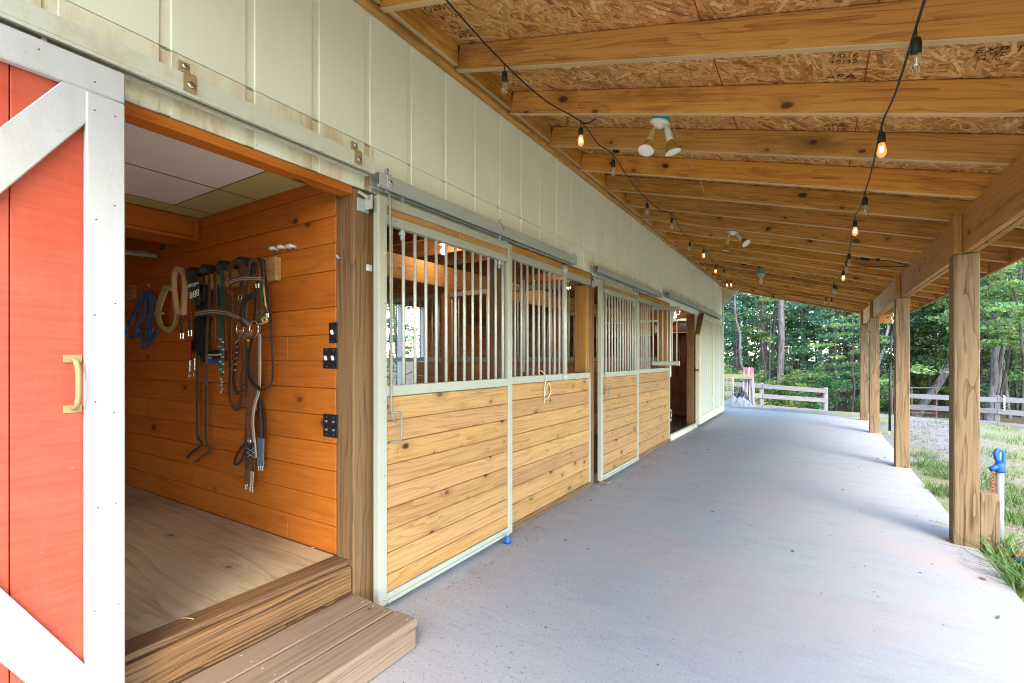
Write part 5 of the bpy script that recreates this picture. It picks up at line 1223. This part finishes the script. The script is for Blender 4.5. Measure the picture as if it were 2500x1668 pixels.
tag(m.build('wire', M_GATE, wp), kind='stuff')
tube('frame_post', [Vector((a_.x, a_.y, a_.z)) + hx, Vector((a_.x, a_.y, b_.z - .1)) + hx], .024, M_GATE, wp, 8)
def heap(name, c, rx, ry, h, mat, seed, lab, cat):
    V = []; n = 30
    for j in range(n):
        for i in range(n):
            u = i / (n - 1) * 2 - 1; v = j / (n - 1) * 2 - 1; r2 = math.hypot(u, v)
            e = max(0, 1 - r2 ** 2)
            z = h * e * (.55 + .9 * abs(mnoise.noise(Vector((u * 2.2 + seed, v * 2.2, 1))))) + .16 * abs(mnoise.noise(Vector((u * 5, v * 5, seed)))) * (e > 0)
            V.append((c.x + u * rx + .08 * mnoise.noise(Vector((v * 3, u, seed))), c.y + v * ry, c.z + z))
    F = [[j * n + i, j * n + i + 1, (j + 1) * n + i + 1, (j + 1) * n + i] for j in range(n - 1) for i in range(n - 1)]
    return tag(mesh_obj(name, V, F, mat, None, True), lab, cat)
c_ = atD(1800, 992, 14.3); c_.z = gz(c_.x, c_.y) + .02
heap('tarp_heap', c_, .42, .35, .26, M_TARP, 2.3, 'crumpled pale tarp heap at the foot of the stake bundle', 'tarp')
c_ = atD(1806, 988, 14.75); c_.z = gz(c_.x, c_.y) + .1
heap('black_sheet', c_, .3, .22, .5, M_BLACK, 5.1, 'black plastic sheet crumpled behind the pale tarp heap', 'plastic sheet')
# bits lying on the slab
def bit(px, py, l, w_, mat, name, lab, cat, a=0.3, z=.004, grp=None):
    p = onZ(px, py, 0); d = Vector((math.cos(a), math.sin(a), 0)); q = Vector((-d.y, d.x, 0))
    V = [p - d * l + up(z), p - d * l * .2 - q * w_ + up(z + .004), p + d * l + up(z + .006), p - d * l * .1 + q * w_ + up(z + .002), p + up(z + w_ * .5)]
    return tag(mesh_obj(name, V, [[0, 1, 4], [1, 2, 4], [2, 3, 4], [3, 0, 4]], mat), lab, cat, grp)
M_BROWNLEAF = plain('brown_leaf', (.22, .07, .025), .8); M_GLEAF = plain('fallen_green_leaf', (.10, .2, .03), .6)
bit(2399, 1415, .022, .012, M_BROWNLEAF, 'fallen_leaf', 'small rust brown leaf on the slab below the grass clump', 'leaf', 2.4)
bit(2437, 1510, .025, .008, M_GLEAF, 'fallen_leaf', 'small yellow green leaf on the slab at the lower right', 'leaf', 1.2)
bit(1568, 1156, .03, .006, M_WHITEP, 'white_chip', 'larger white chip on the slab ahead of the second stall door', 'chip', .5)
bit(1618, 1164, .02, .006, M_WHITEP, 'white_chip', 'small white chip right of the larger chip by the second stall', 'chip', 1.2)
bit(1960, 1030, .04, .012, M_WHITEP, 'white_chip', 'white chip far out on the slab toward the end fence', 'chip', .2)
bit(2044, 1157, .02, .005, M_WHITEP, 'white_chip', 'white chip on the slab left of the nearest post', 'chip', 1.0)
bit(1660, 1315, .008, .005, M_TEAL, 'blue_speck', 'tiny blue scrap on the slab in the middle of the aisle', 'scrap', .4)
bit(1675, 1066, .05, .006, M_BLACK, 'dark_twig', 'dark twig on the slab in front of the third doorway', 'twig', .1)
for k, (x, y, a) in enumerate(((2240, 1228, .2), (2250, 1224, .5), (2290, 1275, 2.8), (2296, 1286, .1), (2306, 1279, 2.6))):
    p = onZ(x, y, .006); d = Vector((math.cos(a), math.sin(a), 0)) * .055
    tag(tube('straw_stem', [p - d, p + d * .2 + up(.004), p + d], .0018, M_TWINE, None, 4), 'one of the pale straw stems scattered beside the base of the nearest post', 'straw', 'straws on the slab by the nearest post')
for k, (x, y, z, a, lab) in enumerate(((455, 1511, .290, .5, 'pale straw lying across the tack room sill'), (770, 1337, .287, 1.1, 'pale straw on the tack room floor beside the plank wall'))):
    p = onZ(x, y, z); d = Vector((math.cos(a), math.sin(a), 0)) * .03
    tag(tube('straw_stem', [p - d, p + up(.004), p + d], .002, M_TWINE, None, 4), lab, 'straw')

# crumbs of dirt, hay and grit that gather on the slab, thickest along the wall
m = MB(); rs = random.Random(31)
for i in range(900):
    if i < 520: x, y = .03 + abs(rs.gauss(0, .1)), rs.uniform(1.75, 13)
    else: x, y = rs.uniform(.3, 2.8), rs.uniform(1.2, 12.5)
    if x < .15 and (y < 3.0 or 4.6 < y < 5.9): x += .12
    if x < .45 and y < 1.6: continue
    l = rs.uniform(.003, .009) * (2.2 if rs.random() < .12 else 1); a = rs.uniform(0, 6.28); d = Vector((math.cos(a), math.sin(a), 0)) * l; q = Vector((-d.y, d.x, 0)) * rs.uniform(.2, .7); p = Vector((x, y, .0015))
    m.add([p - d, p - q, p + d, p + q, p + up(l * .5)], [[0, 1, 4], [1, 2, 4], [2, 3, 4], [3, 0, 4]])
M_CRUMB = leafmat('slab_crumb', [(.05, .04, .03), (.12, .09, .06), (.3, .22, .12), (.07, .06, .055)], .02)
tag(m.build('slab_litter', M_CRUMB, None, False, (0, 0, 0)), kind='stuff')
# ------------------------------------------------------------------ grass and litter
def blades(name, spots, mat, seed, hmin, hmax, wd, lean):
    r = np.random.RandomState(seed); V = []
    for (x, y, rad, n) in spots:
        for i in range(n):
            a = r.uniform(0, 6.28); q = rad * math.sqrt(r.rand()); px, py = x + q * math.cos(a), y + q * math.sin(a)
            if px < 2.83 and py < 13.4: continue
            z = gz(px, py) - .005; h = r.uniform(hmin, hmax); a2 = r.uniform(0, 6.28); dx, dy = math.cos(a2), math.sin(a2); l = h * r.uniform(.2, 1) * lean; w_ = wd * r.uniform(.6, 1.2)
            p0 = (px - dy * w_, py + dx * w_, z); p1 = (px + dy * w_, py - dx * w_, z); m1 = (px + dx * l * .35 + dy * w_ * .8, py + dy * l * .35 - dx * w_ * .8, z + h * .6); m0 = (px + dx * l * .35 - dy * w_ * .8, py + dy * l * .35 + dx * w_ * .8, z + h * .6)
            t1 = (px + dx * l, py + dy * l, z + h); t2 = (px + dx * l * 1.01, py + dy * l * 1.01, z + h * .995)
            V.append((p0, p1, m1, m0)); V.append((m0, m1, t1, t2))
    o = link(D.objects.new(name, quads(name, np.array(V, dtype=float), mat)), Matrix.Identity(4)); return tag(o, kind='stuff')
rs = random.Random(21); spots = []
for i in range(260):
    x = rs.uniform(2.9, 9); y = rs.uniform(3.2, 20)
    spots.append((x, y, rs.uniform(.1, .5), int(rs.uniform(15, 60))))
for i in range(60):
    p = s0.lerp(e1, rs.random()); spots.append((p.x + rs.uniform(-.5, .5), p.y + rs.uniform(-1.4, .6), .6, 60))
for (px, py, rd_, n_) in ((2290, 1150, .28, 260), (2310, 1210, .25, 240), (2470, 1230, .3, 220), (2480, 1280, .25, 200), (2420, 1150, .3, 120)):
    p = onZ(px, py, -.05); spots.append((p.x, p.y, rd_, n_))
blades('short_grass', spots, M_GRASS, 5, .02, .075, .003, 1.1)
cl = []
for (px, py, rd_, n_) in ((2285, 1148, .22, 240), (2305, 1172, .16, 160), (2312, 1212, .2, 220), (2470, 1205, .3, 260), (2480, 1275, .22, 220), (2500, 1240, .25, 200), (2395, 1165, .25, 120), (2260, 1120, .15, 80), (2450, 1110, .35, 160), (2500, 1075, .5, 200)):
    p = onZ(px, py, -.06); cl.append((p.x, p.y, rd_, n_))
blades('grass_clump', cl, M_GRASS, 15, .04, .12, .004, 1.2)
sp = []
for (px, py, rd_, n_) in ((2455, 1350, .10, 45), (2480, 1385, .10, 60), (2490, 1420, .08, 50), (2510, 1440, .09, 60), (2530, 1400, .1, 50), (2515, 1530, .06, 40), (2440, 1335, .06, 25)):
    p = onZ(px, py, 0); sp.append((p.x, p.y, rd_, n_))
blades('long_grass', sp, M_GRASS, 8, .06, .17, .0065, 1.3)
# a few long arching blades over the slab edge
m = MB()
for (a_, b_, c_) in (((2450, 1372), (2380, 1345), (2290, 1326)), ((2462, 1385), (2390, 1362), (2345, 1335)), ((2470, 1390), (2400, 1375), (2335, 1362)), ((2455, 1365), (2400, 1345), (2350, 1330)), ((2475, 1398), (2420, 1385), (2352, 1368)), ((2480, 1400), (2430, 1380), (2395, 1352))):
    P3 = spline([onZ(*a_, .01), onZ(*b_, .06), onZ(*c_, .012)], 5); m.ribbon(P3, [.007 * (1 - i / len(P3)) + .0015 for i in range(len(P3))], .001, (0, 0, 1))
tag(m.build('arching_grass', M_GRASS), kind='stuff')
r = np.random.RandomState(3); V = []
for i in range(5200):
    if i < 2200: x, y = r.uniform(2.9, 11), r.uniform(3, 20)
    else: x, y = r.uniform(-12, 24), r.uniform(17.5, 40)
    if x < 2.9 and y < 13.6: continue
    z = gz(x, y) + .012; a = r.uniform(0, 6.28); s_ = r.uniform(.012, .04); d = np.array([math.cos(a), math.sin(a), r.uniform(-.25, .25)]) * s_; q = np.array([-math.sin(a), math.cos(a), r.uniform(-.25, .25)]) * s_ * .55; c_ = np.array([x, y, z])
    V.append((c_ - d, c_ - q, c_ + d, c_ + q))
tag(link(D.objects.new('leaf_litter', quads('leaf_litter', np.array(V), M_LITTER)), Matrix.Identity(4)), kind='stuff')

# ================================================================== TREES
def leaf_cloud(rs_, centers, n, size, flat=.45):
    """leaf-sized diamonds gathered in sprays round the given centres (x, y, z, radius)"""
    c = np.array(centers); k = rs_.randint(0, len(c), n); cc = c[k]
    d = rs_.normal(0, 1, (n, 3)); d /= np.linalg.norm(d, axis=1)[:, None]; rad = rs_.rand(n) ** .6
    p = cc[:, :3] + d * rad[:, None] * cc[:, 3:4] * np.array([1, 1, flat])
    nn = rs_.normal(0, .55, (n, 3)) + np.array([0, 0, 1.0]); nn /= np.linalg.norm(nn, axis=1)[:, None]
    t = rs_.normal(0, 1, (n, 3)); t -= (t * nn).sum(1)[:, None] * nn; t /= np.linalg.norm(t, axis=1)[:, None]; b = np.cross(nn, t)
    s_ = size * rs_.uniform(.55, 1.25, n)[:, None]
    return np.stack([p - t * s_, p - b * s_ * .55 + t * s_ * .1, p + t * s_, p + b * s_ * .55 + t * s_ * .1], 1)
def grow(mb, rs_, base, h, r0, lean, wob, limbs, l0, spread, up_=.5, sides=8):
    P = []; n = 9
    for i in range(n):
        f = i / (n - 1); P.append(Vector((base[0] + lean[0] * f * h + wob * math.sin(f * 5 + rs_.uniform(0, 1)), base[1] + lean[1] * f * h + wob * math.cos(f * 4), base[2] + f * h)))
    rr = [r0 * (1.35 if i == 0 else 1) * (1 - .72 * i / (n - 1)) for i in range(n)]
    mb.tube(spline(P, 3), [rr[min(n - 1, int(i / 3))] * (1 - (i % 3) / 3) + rr[min(n - 1, int(i / 3) + 1)] * (i % 3) / 3 for i in range(3 * (n - 1) + 1)], sides)
    tips = []
    for k in range(limbs):
        f = l0 + (1 - l0) * (k + rs_.rand()) / limbs; j = min(n - 2, int(f * (n - 1))); p = P[j].lerp(P[j + 1], f * (n - 1) - j)
        a = rs_.uniform(0, 6.28); L_ = spread * rs_.uniform(.5, 1.1) * (1 - .5 * f); d = Vector((math.cos(a), math.sin(a), up_ * rs_.uniform(.2, 1.2)))
        q = p + d * L_ * .5 + Vector((0, 0, -.04 * L_)); e = p + d * L_ + Vector((rs_.uniform(-.2, .2), rs_.uniform(-.2, .2), rs_.uniform(-.1, .4))) * L_ * .5
        r1 = max(.008, r0 * .32 * (1 - .6 * f)); mb.tube(spline([p, q, e], 3), [r1 * (1 - .8 * i / 6) for i in range(7)], 5, False)
        tips += [tuple(q) + (L_ * .32,), tuple(e) + (L_ * .42,)]
    return P, tips
def tree_proto(seed, h, r0, lean, wob, limbs, l0, spread, nleaf, lsize, leafm, barkm, flat=.45):
    rs_ = np.random.RandomState(seed); mb = MB(); P, tips = grow(mb, rs_, (0, 0, -.25), h, r0, lean, wob, limbs, l0, spread)
    tips.append((P[-1].x, P[-1].y, P[-1].z, spread * .4))
    me_t = mb.V, mb.F
    return (mb, quads('crown', leaf_cloud(rs_, tips, nleaf, lsize, flat), leafm) if nleaf else None, barkm)
def plant_tree(name, proto, loc, rz, sc, lab, cat, grp, cache={}):
    mb, crown, barkm = proto
    if id(mb) not in cache:
        me = D.meshes.new('trunk'); me.from_pydata([tuple(v) for v in mb.V], [], mb.F); me.materials.append(barkm); me.polygons.foreach_set('use_smooth', [True] * len(me.polygons)); cache[id(mb)] = me
    M = Matrix.Translation(loc) @ Matrix.Rotation(rz, 4, 'Z') @ Matrix.Diagonal((sc, sc, sc, 1))
    t = D.objects.new(name, None); link(t, M); tag(t, lab, cat, grp)
    link(D.objects.new('trunk', cache[id(mb)]), M.copy(), t)
    if crown: link(D.objects.new('crown', crown), M.copy(), t)
    return t
PR_A = [tree_proto(31, 17, .19, (.02, .01), .15, 22, .22, 4.2, 5200, .11, M_LEAF[0], M_BARK), tree_proto(32, 15, .15, (-.05, .03), .2, 20, .18, 3.8, 5000, .10, M_LEAF[1], M_BARKD), tree_proto(33, 18, .22, (.0, .0), .1, 24, .2, 4.4, 5600, .11, M_LEAF[2], M_BARK)]
PR_B = [tree_proto(41, 7, .06, (.06, .0), .1, 20, .1, 2.3, 4200, .075, M_LEAF[1], M_BARKD, .35), tree_proto(42, 8, .07, (-.04, .05), .12, 20, .08, 2.5, 4400, .08, M_LEAF[2], M_BARKD, .35), tree_proto(43, 6, .05, (.0, -.05), .1, 18, .06, 2.2, 4000, .07, M_LEAF[0], M_BARKD, .35)]
PR_C = [tree_proto(51, 9, .04, (.03, .02), .15, 9, .35, 1.4, 700, .08, M_LEAF[1], M_BARKD, .3), tree_proto(52, 8, .035, (-.05, .0), .12, 9, .3, 1.3, 600, .08, M_LEAF[2], M_BARKD, .3)]
PR_S = [tree_proto(61, 1.7, .02, (.05, .0), .05, 16, .05, 1.2, 2400, .06, M_LEAF[1], M_BARKD, .6), tree_proto(62, 1.4, .02, (.0, .05), .05, 15, .02, 1.1, 2200, .055, M_LEAF[0], M_BARKD, .6), tree_proto(63, 1.9, .02, (.0, .05), .05, 15, .05, 1.2, 2200, .065, M_LEAF[3], M_BARKD, .5)]
def at_tree(px, d):
    p = atD(px, 877, d); return Vector((p.x, p.y, gz(p.x, p.y)))
def hero(px0, px1, y1, d, r0, barkm, lab, limbs=7, nleaf=1800, leafm=1, h=None, seed=1, l0=.4, spread=2.6, curve=0, name='forest_tree'):
    """a trunk one can tell apart: from its foot at px0 up through (px1, y1) and on"""
    r0 *= .62; a = at_tree(px0, d); b = atD(px1, y1, d); k = 1.6 if h is None else h; dirv = (b - a) * k
    rs_ = np.random.RandomState(seed); mb = MB(); n = 9; P = []
    sv_ = Vector((_c, _s, 0))
    for i in range(n):
        f = i / (n - 1); P.append(a + dirv * f + sv_ * (curve * math.sin(f * 3.14 * 1.3) + .05 * rs_.normal()) + Vector((0, 0, -.2 if i == 0 else 0)))
    rr = [r0 * (1.3 if i == 0 else 1 - .5 * i / (n - 1)) for i in range(n)]
    Q = spline(P, 3); mb.tube(Q, [np.interp(i / 3, range(n), rr) for i in range(len(Q))], 12)
    tips = []
    for k in range(limbs):
        f = l0 + (1 - l0) * (k + rs_.rand()) / limbs; j = min(n - 2, int(f * (n - 1))); p = P[j].lerp(P[j + 1], f * (n - 1) - j); an_ = rs_.uniform(0, 6.28); L_ = spread * rs_.uniform(.5, 1.1)
        dd_ = Vector((math.cos(an_), math.sin(an_), rs_.uniform(.0, .7))); q = p + dd_ * L_ * .5; e = p + dd_ * L_ + Vector((0, 0, rs_.uniform(-.3, .3)))
        mb.tube(spline([p, q, e], 3), [max(.012, r0 * .3) * (1 - .8 * i / 6) for i in range(7)], 6, False); tips += [tuple(q) + (L_ * .3,), tuple(e) + (L_ * .45,)]
    t = thing(name, a, lab, 'tree'); mb.build('trunk', barkm, t, True, a)
    if nleaf: link(D.objects.new('crown', quads('crown', leaf_cloud(rs_, tips, nleaf, .085, .4), M_LEAF[leafm])), Matrix.Identity(4), t)
    return t
hero(1900, 1913, 730, 21.5, .23, M_BARK, 'thickest straight grey trunk rising behind the far end fence', 6, 1200, 2, 2.6, 3, .55)
hero(1884, 1893, 740, 25, .16, M_BARKD, 'dark trunk standing just behind the thickest grey trunk', 5, 800, 0, 2.4, 4, .6)
hero(1838, 1797, 760, 20.5, .115, M_BARK, 'grey leaning trunk with a pale lichened top near the barn corner', 5, 300, 2, 1.25, 5, .75, 1.6, -.12)
hero(1958, 1960, 740, 27, .13, M_BARK, 'slim straight trunk right of the thickest grey trunk', 6, 900, 1, 2.2, 6, .5)
hero(2024, 2015, 760, 26, .17, M_BARK, 'grey trunk midway between the thickest trunk and the farthest post', 6, 900, 1, 2.0, 7, .5, 2.4, .2)
hero(2106, 2046, 765, 23, .15, M_BARKD, 'dark trunk leaning left beside the farthest post', 6, 1000, 1, 1.7, 8, .5, 2.4, .15)
hero(2090, 2076, 765, 24, .13, M_BARKD, 'dark twin trunk crossing the leaning one by the farthest post', 6, 900, 2, 1.8, 9, .5)
hero(2112, 2168, 810, 22, .12, M_BARKL, 'pale trunk leaning right between the third and fourth posts', 4, 500, 1, 1.6, 10, .6)
hero(2222, 2334, 866, 19.5, .26, M_BARK, 'stout grey trunk leaning right behind the rusty gate', 5, 900, 1, 2.0, 11, .55, 3, .2)
hero(2408, 2424, 800, 18.2, .22, M_BARK, 'dark forked trunk behind the right fence beside the nearest post', 7, 1800, 3, 1.8, 12, .5, 3, .22)
hero(2428, 2490, 690, 18.3, .12, M_BARK, 'slimmer trunk leaning far right behind the right fence', 7, 1800, 3, 1.6, 13, .45, 2.8, -.2)
hero(2462, 2448, 860, 19.5, .11, M_BARK, 'thin grey trunk beside the chain on the right fence', 4, 700, 1, 2.2, 14, .5)
hero(2485, 2470, 840, 21, .09, M_BARKD, 'thin dark trunk at the far right edge of the yard', 4, 700, 1, 2.4, 15, .5)
# the crowd of trees behind
rt_ = random.Random(77)
def scatter(n, protos, d0, d1, px0, px1, name, lab, cat, grp, s0_, s1_):
    for i in range(n):
        px = px0 + (px1 - px0) * (i + rt_.random()) / n; d = rt_.uniform(d0, d1); loc = at_tree(px, d)
        plant_tree(name, rt_.choice(protos), loc, rt_.uniform(0, 6.28), rt_.uniform(s0_, s1_), lab, cat, grp)
scatter(24, PR_A, 26, 46, 1690, 2640, 'woodland_tree', 'one of the tall leafy trees crowding the wood behind the fences', 'tree', 'tall trees in the wood behind the fences', .8, 1.15)
scatter(44, PR_B, 20, 34, 1700, 2620, 'understory_tree', 'one of the bushy young trees filling the wood below the tall trunks', 'tree', 'young trees filling the wood behind the fences', .8, 1.3)
scatter(22, PR_C, 19.5, 30, 1740, 2560, 'sapling', 'one of the thin dark saplings standing in the shaded wood', 'sapling', 'thin saplings in the wood', .7, 1.2)
scatter(10, PR_S, 18.8, 23, 1740, 2020, 'shrub', 'one of the low leafy shrubs in the wood behind the far end fence', 'shrub', 'shrubs behind the far end fence', .7, 1.2)
scatter(10, PR_S, 19.5, 25, 2120, 2560, 'shrub', 'one of the low leafy shrubs in the wood behind the right fence', 'shrub', 'shrubs behind the right fence', .7, 1.2)
# leaning-in branches with bright leaves
plant_tree('bright_maple', tree_proto(71, 4.2, .045, (.05, .0), .1, 14, .3, 2.4, 3600, .075, M_LEAF[3], M_BARKD, .16), at_tree(2075, 18.5), .4, 1.0, 'young maple with flat sprays of bright leaves near the farthest post', 'tree', None)
plant_tree('bright_maple', tree_proto(72, 7.5, .07, (.03, -.05), .1, 18, .35, 3.4, 6500, .085, M_LEAF[3], M_BARKD, .22), at_tree(2500, 19.8), 1.4, 1.0, 'broad bright leaved maple spreading above the right fence', 'tree', None)
plant_tree('bright_maple', tree_proto(73, 7.5, .07, (-.03, -.05), .1, 18, .3, 3.2, 6000, .085, M_LEAF[3], M_BARKD, .22), at_tree(2270, 21.5), 2.4, 1.0, 'bright leaved maple seen between the nearest and second posts', 'tree', None)
for k, (px, d, sd_, lab) in enumerate(((2385, 21, 74, 'bright green tree whose boughs hang over the top of the forked trunk'), (2465, 20.5, 75, 'bright green tree filling the gap right of the nearest post'), (2300, 24, 76, 'bright green tree standing back behind the rusty gate'), (2230, 22.5, 78, 'lighter green bushy tree glimpsed beside the second post'))):
    plant_tree('bright_maple', tree_proto(sd_, 8.0, .06, (.02, -.02), .12, 24, .22, 2.6, 6500, .08, M_LEAF[3] if k < 2 else M_LEAF[1], M_BARKD, .28), at_tree(px, d), 1.1 * k, 1.0, lab, 'tree', None)
for k, (px, d, sd_, lab) in enumerate(((2520, 15.2, 81, 'nearest bright leaved tree leaning in at the right edge above the fence'), (2445, 17.0, 82, 'small bright leaved tree overhanging the fence right of the nearest post'))):
    plant_tree('bright_maple', tree_proto(sd_, 6.5, .05, (-.08, -.02), .1, 22, .42, 2.4, 5000, .085, M_LEAF[3], M_BARKD, .22), at_tree(px, d), 2.1 * k, 1.0, lab, 'tree', None)
# far wood that reads as one mass
rs_ = np.random.RandomState(9); cen = []
for i in range(800):
    px = rs_.uniform(1600, 2720); d = rs_.uniform(44, 70); p = atD(px, 877, d); cen.append((p.x, p.y, rs_.uniform(-1.5, 20), rs_.uniform(1.6, 3.2)))
tag(link(D.objects.new('distant_wood', quads('distant_wood', leaf_cloud(rs_, cen, 90000, .2, .6), M_LEAF[1])), Matrix.Identity(4)), kind='stuff')
# behind the barn, seen through the back door of the stalls
for k, (x, y, s_, lab) in enumerate(((-9, 9.5, 1.5, 'green bush seen through the back door of the stalls, the nearer one'), (-11, 12.5, 1.8, 'green bush seen through the back door of the stalls, the farther one'))):
    plant_tree('shrub', PR_B[k], Vector((x, y, gz(x, y))), k, s_ * .6, lab, 'shrub', None)
